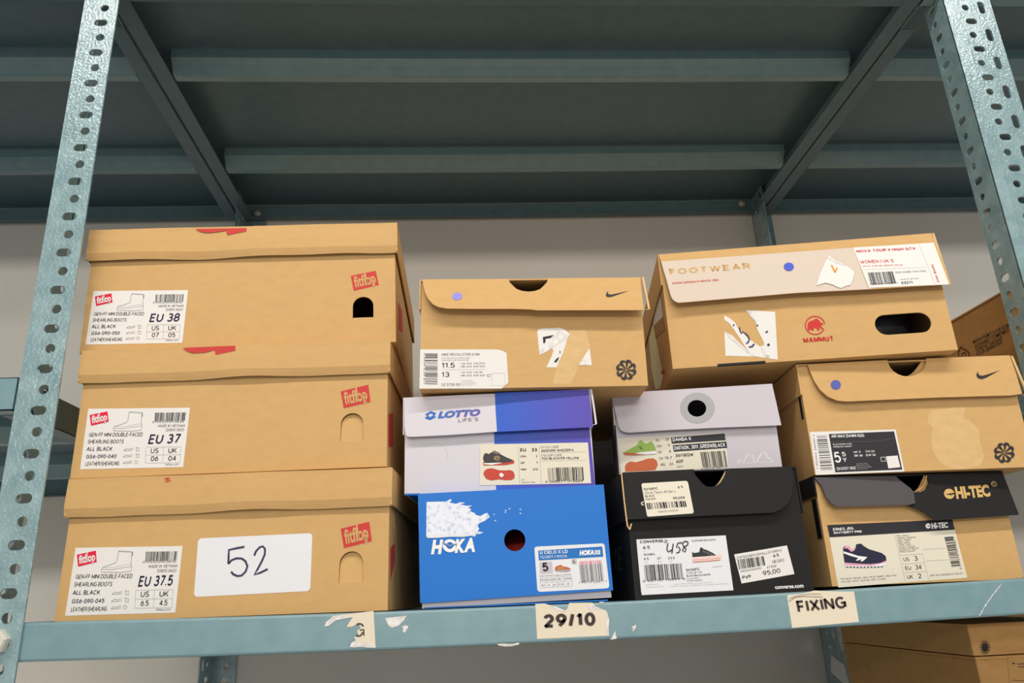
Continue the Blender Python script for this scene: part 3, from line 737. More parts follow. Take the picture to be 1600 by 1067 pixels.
d.text('BLACK/BLACK-DK SMOKE GREY', (322, 748), (560, 746), 8, 'ink_grey'); d.text('NOIR/GRIS FUME FONCE/NOIR', (322, 766), (548, 764), 8, 'ink_grey')
d.text('11.5', (322, 825), (430, 824), 42, 'ink', bold=.004); d.text('13', (322, 903), (385, 902), 42, 'ink', bold=.004)
for y, z in ((797, 'UK'), (822, 'BR'), (871, 'UK'), (897, 'BR')):
    d.text(z+' '+{797: '10.5', 822: '43.5', 871: '12.5', 897: '43.5'}[y], (487, y), (571, y-1), 14, 'ink_grey', bold=.004)
    d.text({797: 'CM 29.5', 822: 'EUR 45.5', 871: 'CM 30', 897: 'EUR 45.5'}[y], (587, y-1), (680 if y != 871 else 662, y-2), 14, 'ink_grey', bold=.004)
    d.stroke([(472, y-12), (472, y)], 3, 'ink_light')
d.stroke([(322, 841), (685, 838)], 2, 'ink_light')
d.text('DC3728 001', (322, 977), (480, 975), 22, 'ink_grey', bold=.004)
for k in range(4): d.text('MADE IN VIETNAM FABRIQUE', (490, 936+k*13), (575+(k % 3)*18, 935+k*13), 7, 'ink_light')
d.stroke([(740, 872), (845, 870), (845, 972), (738, 974), (740, 872)], 2.5, 'ink_light'); d.stroke([(700, 882), (728, 880), (722, 898), (702, 900), (700, 882)], 4, 'ink_grey')
d.build('shipping_label', N1.e, 'white printed label with clipped corner')
d = Decal(N1.surf(), cD2)
d.poly([(375, 512), (440, 508), (505, 512), (520, 560), (545, 640), (500, 730), (445, 810), (420, 880), (385, 960), (232, 960), (250, 880), (268, 815), (330, 655), (350, 590)], 'kraft_light', -.5)
d.poly([(103, 520), (115, 505), (150, 497), (295, 491), (335, 508), (375, 544), (352, 585), (338, 640), (318, 700), (290, 760), (265, 822), (178, 822), (205, 770), (228, 715), (240, 680), (225, 664), (160, 705), (123, 724)], 'paper')
d.poly([(290, 497), (335, 510), (375, 544), (352, 580), (300, 612), (235, 655), (150, 708), (123, 722), (121, 690), (180, 640), (235, 575)], 'paper_torn', 1)
d.poly([(150, 570), (242, 552), (214, 577), (172, 584), (173, 612), (155, 624)], 'ink', 2)
d.poly([(242, 778), (262, 752), (286, 733), (278, 758), (262, 780)], 'ink', 2); d.poly([(288, 690), (298, 682), (294, 712)], 'ink', 2)
d.poly([(540, 660), (559, 803), (448, 805), (470, 770), (505, 712)], 'paper'); d.poly([(448, 805), (470, 770), (500, 750), (520, 800)], 'paper_torn', 1)
d.build('torn_label', N1.e, 'torn remains of a white label')

# ---- kraft box with beige printed flap (top right)
c3, c5 = crop(1000, 360, 4.104), crop(1240, 340, 4.103)
MM = Box([(1028.8, 398.5), (1454.5, 366), (1494.7, 546), (1052.4, 577)], .026, .33, 'shoe_box', 'large kraft hiking shoe box with a beige printed flap, topmost on the right', ky=20)
hc = [MM.uv(c5(p)) for p in ((520, 682), (882, 668), (700, 614), (716, 744))]
hx = (hc[0][0]+hc[1][0])/2; hz = (hc[2][1]+hc[3][1])/2
MM.body('kraft', [slot(hx, hz, hc[1][0]-hc[0][0], hc[2][1]-hc[3][1], 10)], top=MM.h-.0022)
F = [c3(p) for p in [(118, 158), (132, 203), (150, 268), (172, 352), (190, 430), (200, 458), (218, 475), (242, 484)]]+[c5(p) for p in [(0, 503), (500, 478), (985, 447), (940, 290), (880, 103)]]
fo, mf = flap(MM, lambda p: p, F, 'kraft', splay=.12)
lid_top(MM, 'kraft', None, sides=.04)
edge_loop(MM, 'kraft_light', [(MM.w/2+.003, MM.yf-.002, MM.h), (MM.w/2+.0035, MM.yf-.005, MM.h-.035), (MM.w/2+.004, MM.yf-.008, MM.h-.066)], .0012)
d = Decal(mf, c3)
PB = [c3(p) for p in [(134, 203), (150, 264), (172, 348), (191, 428), (202, 455), (219, 471), (242, 480)]]+[c5(p) for p in [(0, 499), (500, 474), (460, 466), (378, 196)]]
d.px = lambda p: p; d.poly(PB, 'beige_print'); d.px = c3
d.text('FOOTWEAR', (188, 292), (706, 253), 38, 'tan_ink', 1, bold=.03, space=1.35)
d.text('SWISS DESIGN \u00ae SINCE 1862', (205, 356), (500, 333), 11, 'red_print', 1, bold=.02)
d.build('flap_print', MM.e, 'beige print on the flap with spaced lettering')
d = Decal(mf, c3, 3); d.disc((948, 242), 32, 28, 'dot_blue'); d.build('dot_sticker', MM.e, 'blue dot sticker')
d = Decal(mf, c5, 2)
d.poly([(378, 196), (893, 165), (975, 447), (466, 468)], 'paper')
d.text('NOVA TOUR II HIGH GTX', (400, 231), (776, 213), 18, 'red_print', bold=.03)
d.text('WOMEN | UK 5', (421, 305), (632, 297), 22, 'red_print', bold=.004); d.text('US 6.5 / EUR 38 | MONDO 235.00', (430, 327), (688, 320), 9, 'red_print')
d.stroke([(435, 345), (832, 331)], 1.5, 'ink_light'); d.stroke([(800, 178), (884, 445)], 1.5, 'ink_light')
d.bars([(461, 366), (625, 358), (643, 438), (478, 448)], 'ink', 21, 44); d.text('7613357433271', (472, 450), (648, 441), 10, 'ink_grey')
d.text('3030-03480-7443-1063', (637, 372), (833, 362), 12, 'ink_grey'); d.text('MADE IN VIETNAM', (668, 416), (785, 409), 7, 'ink_grey'); d.text('53271', (674, 444), (745, 440), 16, 'ink', bold=.03)
d.text('OAK-BARK', (915, 432), (881, 310), 15, 'red_print', bold=.02)
d.build('shipping_label', MM.e, 'white printed label on the flap')
d = Decal(mf, c5, 5)
d.poly([(222, 253), (250, 275), (335, 322), (352, 340), (379, 362), (368, 405), (350, 450), (320, 455), (290, 470), (262, 462), (240, 448), (190, 434), (132, 452), (160, 372), (196, 292)], 'paper')
d.poly([(222, 253), (250, 275), (335, 322), (270, 305), (212, 272)], 'paper_torn', 1)
d.stroke([(233, 315), (245, 342), (256, 366)], 11, 'orange', 1); d.stroke([(253, 366), (262, 350), (268, 332)], 9, 'orange', 1)
d.build('torn_sticker', MM.e, 'torn white sticker with an orange tick')
d = Decal(MM.surf(), c3)
d.poly([(678, 511), (740, 514), (866, 522), (883, 829), (822, 820), (790, 790), (800, 740), (780, 690), (752, 640), (738, 585), (705, 548)], 'paper')
d.poly([(540, 544), (578, 565), (608, 590), (628, 628), (660, 655), (690, 690), (735, 722), (770, 745), (795, 790), (832, 805), (822, 820), (740, 808), (700, 780), (670, 740), (640, 690), (605, 640), (572, 594), (541, 572)], 'paper')
d.poly([(540, 648), (590, 672), (640, 724), (690, 770), (742, 802), (735, 810), (548, 804)], 'paper')
d.poly([(678, 511), (705, 515), (745, 580), (756, 638), (783, 688), (805, 740), (796, 790), (822, 820), (800, 812), (770, 745), (795, 735), (780, 690), (752, 640), (738, 585), (705, 548)], 'paper_torn', 1)
d.poly([(540, 648), (590, 672), (640, 724), (690, 770), (742, 802), (735, 810), (715, 806), (640, 745), (575, 690)], 'paper_torn', 1)
d.stroke([(636, 622), (642, 648), (650, 660), (664, 648)], 9, 'marker', 2); d.stroke([(668, 656), (690, 675), (700, 698), (695, 716), (680, 726)], 9, 'marker', 2)
d.stroke([(698, 748), (718, 746), (732, 728)], 11, 'marker', 2); d.stroke([(806, 656), (818, 646)], 11, 'marker', 2)
for q, rr in (((600, 608), 6), ((752, 610), 6), ((823, 734), 9)): d.disc(q, rr, rr, 'marker', 2, 10)
d.build('torn_label', MM.e, 'torn white label with traces of handwriting')
d = Decal(MM.surf(), c5)
d.ring((137, 691), 62, 58, 7, 'red_print', 1, a0=25, a1=352)
d.poly([(90, 716), (88, 690), (94, 672), (112, 662), (128, 658), (136, 650), (150, 648), (164, 660), (172, 672), (190, 680), (184, 690), (176, 690), (180, 705), (192, 708), (186, 716), (174, 712), (168, 700), (164, 708), (168, 722), (152, 724), (146, 708), (130, 708), (128, 724), (114, 724), (110, 708), (104, 724), (94, 724)], 'red_print', 1)
d.text('MAMMUT', (64, 804), (255, 789), 31, 'red_print', 1, bold=.044)
d.build('printed_logo', MM.e, 'red printed mammoth emblem with lettering')
d = Decal(MM.side(-1), c3)
d.poly([(28, 310), (58, 262), (66, 480), (92, 640), (150, 930), (132, 1010), (100, 1020), (75, 900), (48, 560)], 'yellow_tape', 0)
d.poly([(66, 235), (104, 243), (128, 400), (150, 550), (92, 610), (70, 470)], 'white_tape', 1)
d.poly([(92, 610), (150, 550), (160, 640), (100, 690)], 'kraft_dark', 1)
d.poly([(136, 905), (158, 890), (160, 915), (140, 922)], 'red', 1)
d.build('tape', MM.e, 'yellow and whitish packing tape on the side')
B = MB(); a = MM.uv(c3((500, 884))); c = MM.uv(c3((806, 856)))
B.box((a[0], MM.yf-.0004, -.0004), (c[0], MM.yf+.003, .0022), 'black_deep'); B.build('bottom_slit', MM.e, 'dark slit at the lower front edge')

# ---- white and blue-violet box
cL = crop(620, 600, 5)
LO = Box([(632.4, 622), (920, 608), (929, 759), (632.4, 772.4)], .030, .36, 'shoe_box', 'white and blue-violet shoe box with rounded flap, on top of the bright blue box', ky=14)
LO.body('box_white', top=LO.h-.0022, bottom_m='box_blue')
d = Decal(LO.surf(), cL, .2); d.poly([(757, 330), (1500, 300), (1548, 775), (1548, 800), (776, 826)], 'blue_violet'); d.build('body_print', LO.e, 'blue to violet print on the front panel')
F = [cL(p) for p in [(62, 110), (62, 200), (66, 340), (72, 392), (82, 410), (98, 419), (130, 420), (400, 407), (785, 380), (1530, 343), (1517, 200), (1500, 42)]]
fo, lf = flap(LO, lambda p: p, F, 'box_white', splay=.10)
lid_top(LO, 'box_white', sides=.042)
d = Decal(lf, cL, .2); d.poly([(765, 66), (1500, 43), (1517, 200), (1530, 343), (785, 380), (772, 200)], 'blue_violet')
d.build('flap_print', LO.e, 'blue to violet print on the flap')
d = Decal(lf, cL)
d.poly([(221, 272), (237, 253), (224, 240), (268, 213), (311, 231), (297, 250), (309, 263), (262, 287)], 'logo_violet', 0); d.poly([(246, 250), (268, 234), (288, 245), (264, 264)], 'box_white', 1)
d.text('LOTTO', (322, 269), (655, 247), 46, 'logo_violet', 1, bold=.06, shear=.25); d.text("LIFE'S", (484, 303), (640, 291), 27, 'ink_grey', 1, space=1.4)
d.build('printed_logo', LO.e, 'blue and violet printed logo')
edge_loop(LO, 'box_white', [(LO.w/2+.003, LO.yf-.002, LO.h), (LO.w/2+.0045, LO.yf-.003, LO.h-.02), (LO.w/2+.0055, LO.yf-.005, LO.h-.041), (LO.w/2+.002, LO.yf-.006, LO.h-.042)], .001)
d = Decal(LO.surf(), cL, .6); d.ring((292, 560), 106, 100, 1.6, 'ink_light', 0, a0=-75, a1=20); d.ring((292, 560), 116, 100, 1.2, 'ring_grey', 0, a0=-130, a1=-75); d.build('thumb_cut', LO.e, 'half-round perforation')
d = Decal(LO.surf(), cL, 2)
d.poly([(652, 472), (1493, 457), (1518, 775), (648, 792)], 'paper_cream')
d.poly([(672, 612), (740, 625), (800, 612), (918, 598), (916, 622), (850, 634), (680, 637)], 'shoe_red', 1); d.poly([(680, 626), (690, 612), (800, 610), (820, 618), (740, 632)], 'white_ink', 2)
d.poly([(680, 606), (674, 575), (684, 545), (700, 540), (718, 548), (752, 528), (762, 520), (778, 530), (797, 534), (812, 550), (860, 575), (912, 596), (880, 612), (760, 617), (690, 618)], 'shoe_dark', 2)
d.ring((783, 580), 19, 15, 5, 'gold_ink', 3); d.stroke([(772, 580), (792, 578)], 5, 'gold_ink', 3); d.stroke([(755, 530), (770, 540), (800, 545)], 4, 'gold_ink', 3)
d.poly([(676, 706), (684, 678), (708, 662), (745, 658), (800, 674), (850, 676), (885, 672), (912, 684), (922, 712), (918, 738), (895, 750), (850, 752), (800, 745), (740, 754), (700, 742)], 'shoe_red', 1)
d.poly([(800, 705), (815, 693), (838, 708), (824, 730), (806, 722)], 'white_ink', 2)
d.stroke([(951, 490), (959, 776)], 3, 'ink_light', 1); d.stroke([(1113, 490), (1130, 776)], 3, 'ink_light', 1)
for t, x0, x1, v, y, h, bo in (('EU', 965, 1010, '33', 528, 26, .03), ('USA', 965, 1012, '2', 573, 16, .02), ('UK', 967, 999, '1', 624, 17, .02), ('MM', 970, 1011, '210', 675, 15, .02)):
    d.text(t, (x0, y), (x1, y-1), h, 'ink', 1, bold=bo)
    xe = {'33': 1053, '2': 1087, '1': 1092, '210': 1063}[v]; d.text(v, (xe, y-1), ({'33': 1096, '2': 1098, '1': 1100, '210': 1103}[v], y-2), h, 'ink', 1, bold=bo)
d.text('KIDS', (973, 752), (1000, 751), 8, 'ink_grey', 1); d.text('MADE IN CHINA', (975, 773), (1081, 771), 9, 'ink_grey', 1)
d.text('STYLE CODE:', (1126, 503), (1268, 500), 17, 'ink_grey', 1); d.text('2600120K WHIZZER K', (1128, 530), (1381, 524), 18, 'ink', 1, bold=.02)
d.text('COLOUR CODE:', (1128, 567), (1294, 563), 17, 'ink_grey', 1); d.text('1124 BLACK/FR.YELLOW', (1131, 592), (1424, 586), 18, 'ink', 1, bold=.02)
d.stroke([(1126, 536), (1475, 529)], 2, 'ink_light', 1); d.stroke([(1130, 602), (1478, 595)], 2, 'ink_light', 1)
d.bars([(1178, 655), (1460, 648), (1468, 752), (1186, 758)], 'ink', 31, 58, lv=1); d.text('4 068577 013669', (1158, 772), (1455, 766), 17, 'ink', 1, bold=.004)
d.build('shipping_label', LO.e, 'cream label with shoe picture and barcode')
d = Decal(LO.surf(), cL, .2); d.poly([(62, 855), (180, 852), (180, 868), (62, 868)], 'box_blue'); d.build('body_print', LO.e, 'thin blue line at the lower edge')

# ---- pale grey box with round hole (middle)
cG = crop(930, 590, 5)
DA = Box([(956, 617), (1206, 601), (1221, 737), (971, 748)], .055, .25, 'shoe_box', 'pale grey shoe box with a round finger hole in its flap, on the charcoal box', ky=6, z_fix=.0012)
hd = DA.uv(cG((792, 245))); DA.body('box_grey', [circle(hd[0]+.001, hd[1]-.0005, .0135, 24)], top=DA.h-.0022)
F = [cG(p) for p in [(128, 135), (150, 240), (170, 332), (180, 380), (195, 412), (222, 430), (262, 437), (545, 418), (1000, 396), (1446, 379), (1410, 200), (1380, 57)]]
Q = [DA.uv(p, .0012) for p in F]; hq = [DA.uv(cG((792+73*math.cos(k*math.pi/12), 245+67*math.sin(k*math.pi/12))), .0012) for k in range(24)]
vs, fs = plate(Q, [hq], .0016, 'xz', 0); til = lambda u, v: (DA.h-v)*.08
B = MB(); B.add([(x, DA.yf-.0028+y-til(x, z), z) for x, y, z in vs], fs, 'box_grey'); B.build('lid_flap', DA.e)
dfS = DA.surf(.0028, til)
lid_top(DA, 'box_grey', sides=.038)
d = Decal(dfS, cG)
n = 40; O = [(797+135*math.cos(k*2*math.pi/n), 240+122*math.sin(k*2*math.pi/n)) for k in range(n)]; I = [(792+75*math.cos(k*2*math.pi/n), 245+69*math.sin(k*2*math.pi/n)) for k in range(n)]
d.put([d.uv(p) for p in O+I], [(i, n+i, n+(i+1) % n, (i+1) % n) for i in range(n)], 'ring_grey', 0); d.build('hole_ring', DA.e, 'grey ring printed round the hole')
d = Decal(DA.surf(), cG)
d.poly([(175, 475), (560, 452), (1010, 434), (1042, 695), (640, 728), (208, 750)], 'paper_cream')
d.poly([(592, 468), (1010, 436), (1019, 489), (598, 516)], 'label_black', 1); d.text('DAMBA K', (606, 500), (752, 489), 29, 'white_ink', 2, bold=.02)
d.poly([(606, 528), (1024, 499), (1031, 549), (613, 579)], 'label_black', 1); d.text('260765K, 3011 ,GREEN/BLACK', (616, 566), (1016, 540), 30, 'white_ink', 2, bold=.02)
for t, v, y, dx in (('EU', '25', 499, 0), ('USA', '9', 545, 8), ('UK', '8', 592, 18), ('CM', '15,7', 642, 26), ('ARG', '24', 690, 36)):
    d.text(t, (475+dx, y), (503+dx+(8 if len(t) > 2 else 0), y-2), 20, 'ink_grey', 1, bold=.02)
    d.text(v, (578-14*len(v)+dx*.85, y-6), (578+dx*.85, y-7), 20, 'ink_grey', 1, bold=.02)
d.text('36118QW', (627, 621), (769, 613), 25, 'ink', 1, bold=.02); d.text('A09', (634, 669), (688, 665), 27, 'ink', 1, bold=.02); d.text('KIDS', (642, 703), (687, 699), 13, 'ink_grey', 1)
d.bars([(820, 582), (1020, 570), (1040, 692), (842, 702)], 'ink', 41, 44); d.text('4 056142 985777', (828, 721), (1030, 705), 17, 'ink_grey', 1)
d.poly([(214, 592), (240, 575), (280, 552), (325, 528), (345, 492), (362, 490), (380, 506), (405, 515), (436, 493), (455, 515), (470, 545), (474, 575), (380, 588), (300, 603), (230, 603)], 'shoe_green', 1)
d.poly([(216, 585), (260, 588), (320, 590), (400, 576), (472, 570), (474, 596), (400, 602), (300, 608), (235, 606)], 'shoe_orange', 2); d.poly([(310, 596), (350, 582), (472, 572), (474, 594), (400, 601)], 'white_ink', 3)
d.stroke([(338, 540), (370, 560), (352, 530), (360, 560)], 4, 'shoe_dark', 3)
d.poly([(232, 690), (248, 668), (275, 655), (320, 660), (365, 648), (410, 632), (455, 630), (480, 648), (490, 680), (470, 722), (400, 728), (235, 735)], 'shoe_orange', 1)
d.build('shipping_label', DA.e, 'cream label with green shoe picture and barcode')
d = Decal(DA.surf(), cG, .3)
d.stroke([(1112, 668), (1135, 640), (1160, 660), (1180, 620), (1195, 590), (1210, 620), (1230, 600), (1240, 655), (1262, 650), (1300, 590), (1330, 584), (1345, 620), (1392, 655)], 5, 'white_ink', 0)
d.stroke([(1120, 672), (1250, 664), (1392, 658)], 3, 'white_ink', 0); d.build('embossed_mark', DA.e, 'faint embossed emblem')

# ---- bright blue box
cH = crop(640, 740, 4.706)
HO = Box([(657.4, 773), (938.6, 757), (956, 934), (659, 950)], .016, .28, 'shoe_box', 'bright blue shoe box with white lettering, standing on the shelf', ky=60)
zl = (HO.uv((658, 940.8))[1]+HO.uv((958, 922.7))[1])/2
hcc = HO.uv(cH((772, 491))); rH = HO.uv(cH((850, 491)))[0]-hcc[0]
w, h = HO.w, HO.h
HO.body('box_white', [circle(hcc[0], hcc[1], rH*1.04, 28)], top=h-.003, t=.0016)
B = MB(); ov = .0022
lx0 = HO.uv((657.6, 941))[0]; lx1 = HO.uv((957, 924))[0]
vs, fs = plate([(lx0, zl-.0012), (lx1, zl+.0006), (w/2+ov, h), (-w/2-ov, h)], [circle(hcc[0], hcc[1], rH, 28)], .0018, 'xz', HO.yf-ov-.0018); B.add(vs, fs, 'box_blue')
B.box((-w/2-ov, HO.yf-ov, zl), (-w/2-ov+.0016, HO.d/2+ov, h), 'box_blue'); B.box((w/2+ov-.0016, HO.yf-ov, zl), (w/2+ov, HO.d/2+ov, h), 'box_blue')
B.box((-w/2-ov+.0016, HO.yf-ov, h-.0016), (w/2+ov-.0016, HO.d/2+ov, h), 'box_blue'); B.box((-w/2-ov, HO.d/2+ov-.0016, zl), (w/2+ov, HO.d/2+ov, h), 'box_blue')
B.build('lid', HO.e, bevel=.0004)
d = Decal(HO.surf(), cH, .3); d.poly([(110, 984), (1458, 925), (1458, 936), (110, 994)], 'box_blue'); d.build('body_print', HO.e, 'blue line along the lower edge')
hs = HO.surf(ov+.0018)
d = Decal(hs, cH)
rnd = random.Random(5); P = [(125, 208), (200, 206), (268, 205), (285, 194), (305, 186), (308, 200), (292, 212), (340, 222), (375, 210), (408, 212), (380, 226), (415, 236), (460, 234), (430, 250), (455, 262), (440, 274), (478, 290), (488, 304), (520, 312), (555, 292), (572, 288), (590, 318), (555, 346), (512, 364), (500, 385), (512, 405), (500, 425), (545, 432), (520, 442), (490, 446), (480, 462), (440, 456), (400, 466), (300, 464), (200, 472), (135, 473), (122, 462)]
d.poly(P, 'paper_scuff'); d.poly([(125, 444), (480, 448), (430, 460), (300, 464), (200, 472), (135, 473), (122, 462)], 'paper_white', 1)
for x, y in ((620, 300), (706, 270), (704, 284), (630, 345), (735, 258), (815, 262), (815, 292)): d.poly([(x-8, y), (x, y-5), (x+9, y+1), (x, y+4)], 'paper_scuff', 0)
d.build('torn_label', HO.e, 'scuffed remains of a torn white sticker')
d = Decal(hs, cH)
d.text('H', (157, 586), (247, 584), 92, 'white_ink', 1, bold=.055, shear=.2); d.text('K', (332, 577), (412, 573), 88, 'white_ink', 1, bold=.055, shear=.2); d.text('A', (398, 572), (481, 568), 90, 'white_ink', 1, bold=.055, shear=.2)
n = 32; O = [(296+52*math.cos(k*2*math.pi/n), 530+48*math.sin(k*2*math.pi/n)) for k in range(n)]; I = [(296+26*math.cos(k*2*math.pi/n), 528+25*math.sin(k*2*math.pi/n)) for k in range(n)]
d.put([d.uv(p) for p in O+I], [(i, n+i, n+(i+1) % n, (i+1) % n) for i in range(n)], 'white_ink', 1)
d.poly([(236, 508), (266, 518), (296, 536), (325, 516), (354, 514), (330, 528), (298, 552), (268, 532)], 'box_blue', 2)
d.stroke([(245, 500), (270, 515), (296, 530), (325, 518), (350, 520)], 5, 'ring_grey', 3)
d.build('printed_logo', HO.e, 'white slanted lettering')
d = Decal(hs, cH)
d.poly([(918, 555), (922, 541), (936, 536), (1405, 513), (1424, 514), (1433, 526), (1468, 820), (1464, 836), (1450, 843), (962, 869), (946, 864), (939, 852)], 'paper_white')
d.poly([(945, 566), (1416, 535), (1424, 610), (950, 638)], 'header_blue', 1)
d.text('U CIELO X LD', (958, 593), (1162, 584), 25, 'white_ink', 2, bold=.02); d.text('1123097 / RYCM', (960, 625), (1155, 616), 20, 'white_ink', 2)
d.text('HOKA', (1249, 599), (1356, 594), 32, 'white_ink', 2, bold=.06, shear=.2); d.text('ONE', (1358, 578), (1402, 575), 14, 'white_ink', 2, bold=.05); d.text('ONE', (1358, 595), (1403, 592), 14, 'white_ink', 2, bold=.05)
d.poly([(955, 651), (1048, 646), (1053, 730), (960, 735)], 'ink_light', 1); d.b.names[d.b.names.index('ink_light')] = 'box_grey'
d.text('5', (978, 719), (1022, 717), 64, 'ink', 2, bold=.03)
d.poly([(1068, 700), (1075, 682), (1095, 676), (1110, 670), (1130, 682), (1165, 688), (1184, 700), (1180, 712), (1120, 716), (1070, 715)], 'shoe_orange', 1); d.poly([(1072, 708), (1182, 704), (1180, 716), (1150, 722), (1075, 718)], 'ring_grey', 2); d.poly([(1085, 690), (1120, 686), (1140, 698), (1090, 702)], 'shoe_tan', 2)
d.stroke([(1195, 633), (1224, 631), (1226, 662), (1196, 664), (1195, 633)], 3, 'ink_grey', 1); d.text('G', (1200, 658), (1220, 657), 20, 'ink', 1, bold=.03)
d.bars([(1245, 645), (1415, 635), (1418, 660), (1246, 672)], 'pink_bar', 51, 44); d.bars([(1246, 672), (1418, 660), (1432, 785), (1260, 798)], 'ink_grey', 51, 44)
d.text('1 95719 20617 1', (1245, 808), (1448, 798), 15, 'ink_grey', 1)
d.text('MADE IN VIETNAM / FABRIQUE AU VIETNAM', (957, 757), (1187, 745), 9, 'ink_grey', 1)
for l in ([(958, 766), (1190, 752)], [(960, 800), (1194, 788)], [(964, 838), (1198, 826)], [(958, 766), (964, 838)], [(1004, 763), (1009, 836)], [(1046, 761), (1052, 833)], [(1082, 758), (1089, 831)], [(1132, 756), (1138, 829)], [(1190, 752), (1198, 826)]): d.stroke(l, 2, 'ink_light', 1)
for t, x0, x1, y in (('US m', 961, 1001, 788), ('US w', 1005, 1044, 786), ('UK', 1050, 1078, 784), ('EU', 1094, 1118, 782), ('JAPAN', 1135, 1188, 778)): d.text(t, (x0, y), (x1, y-2), 13, 'ink_grey', 1, bold=.01)
for t, x0, x1, y in (('5.5', 972, 994, 828), ('5', 1022, 1031, 826), ('4.5', 1056, 1076, 824), ('37 1/3', 1090, 1132, 821), ('23', 1158, 1175, 817)): d.text(t, (x0, y), (x1, y-2), 13, 'ink_grey', 1, bold=.01)
d.build('shipping_label', HO.e, 'white label with blue header and barcode')

# ---- black box with prices
cC = crop(950, 720, 4.64)
CV = Box([(973.3, 738), (1242, 730), (1271, 923.7), (994, 938.8)], .006, .28, 'shoe_box', 'charcoal shoe box with two price stickers and a written 458, standing on the shelf', ky=50)
na, nm_, nb = cC((620, 62)), cC((770, 192)), cC((850, 58))
NX = [CV.uv(p) for p in (na, nm_, nb)]
def notch_outline(bx, NX, dx=0, dz=0, grow=.001):
    a, m_, b_ = NX; w, h = bx.w, bx.h
    P = [(a[0]-grow+dx+(b_[0]-a[0]+2*grow)*i/12, h-.001-(h-m_[1]+dz)*math.sin(math.pi*i/12)) for i in range(13)]
    return [(-w/2, 0), (w/2, 0), (w/2, h-.0022)]+list(reversed(P))+[(-w/2, h-.0022)]
CV.body('charcoal', outline=notch_outline(CV, NX))
F = [cC(p) for p in [(108, 85), (118, 260), (132, 430), (500, 412), (780, 398), (1000, 388), (1180, 380), (1240, 356), (1290, 312), (1322, 235), (1336, 140), (1322, 42)]]+[nb]+list(reversed(arc_pts(na, nm_, nb, 12)))+[na]
fo, cf = flap(CV, lambda p: p, F, 'charcoal', splay=.10)
lid_top(CV, 'charcoal', sides=.05)
edge_loop(CV, 'kraft_light', [(-CV.w/2-.0032, CV.yf-.003, CV.h), (-CV.w/2-.0034, CV.yf-.005, CV.h-.03), (-CV.w/2-.0030, CV.yf-.007, CV.h-.056), (-CV.w/2-.001, CV.yf-.008, CV.h-.060), (-CV.w/2+.0015, CV.yf-.007, CV.h-.054)], .0006, label='pale folded board edge')
B = MB(); q0 = NX[0]; q1 = NX[2]
pts = [((q1[0]+.0005)-(q1[0]-q0[0])*k, CV.yf-.0012, CV.h-.0008-(CV.h-NX[1][1]-.001)*math.sin(math.pi*k)) for k in [i/12 for i in range(13)]]
edge_loop(CV, 'kraft_light', pts[:7], .0007, name='notch_edge', label='pale cut edge of the notch')
d = Decal(cf, cC)
d.poly([(240, 175), (248, 164), (560, 146), (572, 150), (578, 162), (612, 372), (606, 384), (285, 408), (275, 402)], 'paper_cream')
d.text('561681C', (258, 216), (357, 208), 17, 'ink', bold=.012); d.text('6 5', (502, 201), (540, 197), 17, 'ink', bold=.012)
d.text('Chuck Taylor All Star L', (262, 242), (488, 230), 18, 'ink_grey'); d.text('BLACK', (266, 267), (334, 262), 16, 'ink', bold=.004); d.text('934315', (268, 289), (339, 284), 14, 'ink', bold=.004)
d.text('95,00\u20ac', (467, 284), (552, 277), 19, 'ink', bold=.012)
d.bars([(272, 309), (558, 292), (567, 335), (280, 355)], 'ink', 61, 40); d.text('934315-670570', (356, 380), (500, 369), 14, 'ink_grey')
d.ring((248, 312), 11, 10, 7, 'paper_cream', 0, a0=60, a1=300)
d.build('price_sticker', CV.e, 'cream price sticker on the flap')
d = Decal(CV.surf(), cC)
d.poly([(205, 570), (853, 540), (909, 938), (242, 973)], 'paper_white')
d.text('CONVERSE', (232, 598), (398, 589), 20, 'ink', bold=.03); d.stroke([(402, 582), (412, 584), (404, 592)], 4, 'ink'); d.stroke([(412, 572), (430, 580), (414, 596)], 6, 'ink')
d.text('converse.com', (608, 586), (780, 577), 18, 'ink_grey', bold=.008); d.text('6.5', (253, 641), (305, 638), 24, 'ink', bold=.01); d.text('US', (254, 661), (272, 660), 8, 'ink_light')
d.text('WOMEN', (258, 687), (338, 683), 14, 'ink', bold=.01)
for t, x0, x1, u in (('4.5', 258, 295, 'UK'), ('37', 356, 384, 'EUR'), ('23.5', 435, 484, 'CM')):
    y = 720-(x0-258)*.04; d.text(t, (x0, y), (x1, y-2), 17, 'ink', bold=.006); d.text(u, (x0+6, y+20), (x0+30, y+19), 9, 'pink_bar' if u == 'EUR' else 'ink_light')
d.bars([(260, 755), (535, 743), (548, 855), (272, 868)], 'ink', 71, 60); d.text('8 88755 78849 8', (252, 880), (560, 862), 15, 'ink_grey')
d.poly([(611, 698), (609, 660), (625, 668), (660, 662), (668, 630), (676, 626), (690, 638), (720, 648), (760, 668), (784, 684), (740, 692)], 'shoe_black', 1)
d.poly([(610, 698), (700, 692), (780, 684), (822, 676), (822, 700), (812, 722), (700, 732), (612, 738)], 'blush', 1); d.stroke([(612, 718), (700, 714), (816, 702)], 4, 'pink', 2); d.stroke([(612, 734), (700, 729), (812, 718)], 4, 'shoe_orange', 2)
for k in range(5): d.stroke([(690+k*18, 650+k*7), (698+k*18, 664+k*7)], 3, 'ink_light', 2)
d.text('561681C', (567, 801), (666, 792), 19, 'ink', bold=.006); d.text('CTAS LIFT OX', (568, 820), (680, 812), 12, 'ink', bold=.004); d.text('BLACK/BLACK/WHITE', (570, 841), (742, 830), 13, 'ink', bold=.01)
d.text('BLACK/BLACK/BLANC', (572, 860), (664, 852), 9, 'ink_grey'); d.text('NEGRO/NEGRO', (572, 876), (684, 868), 9, 'ink_grey')
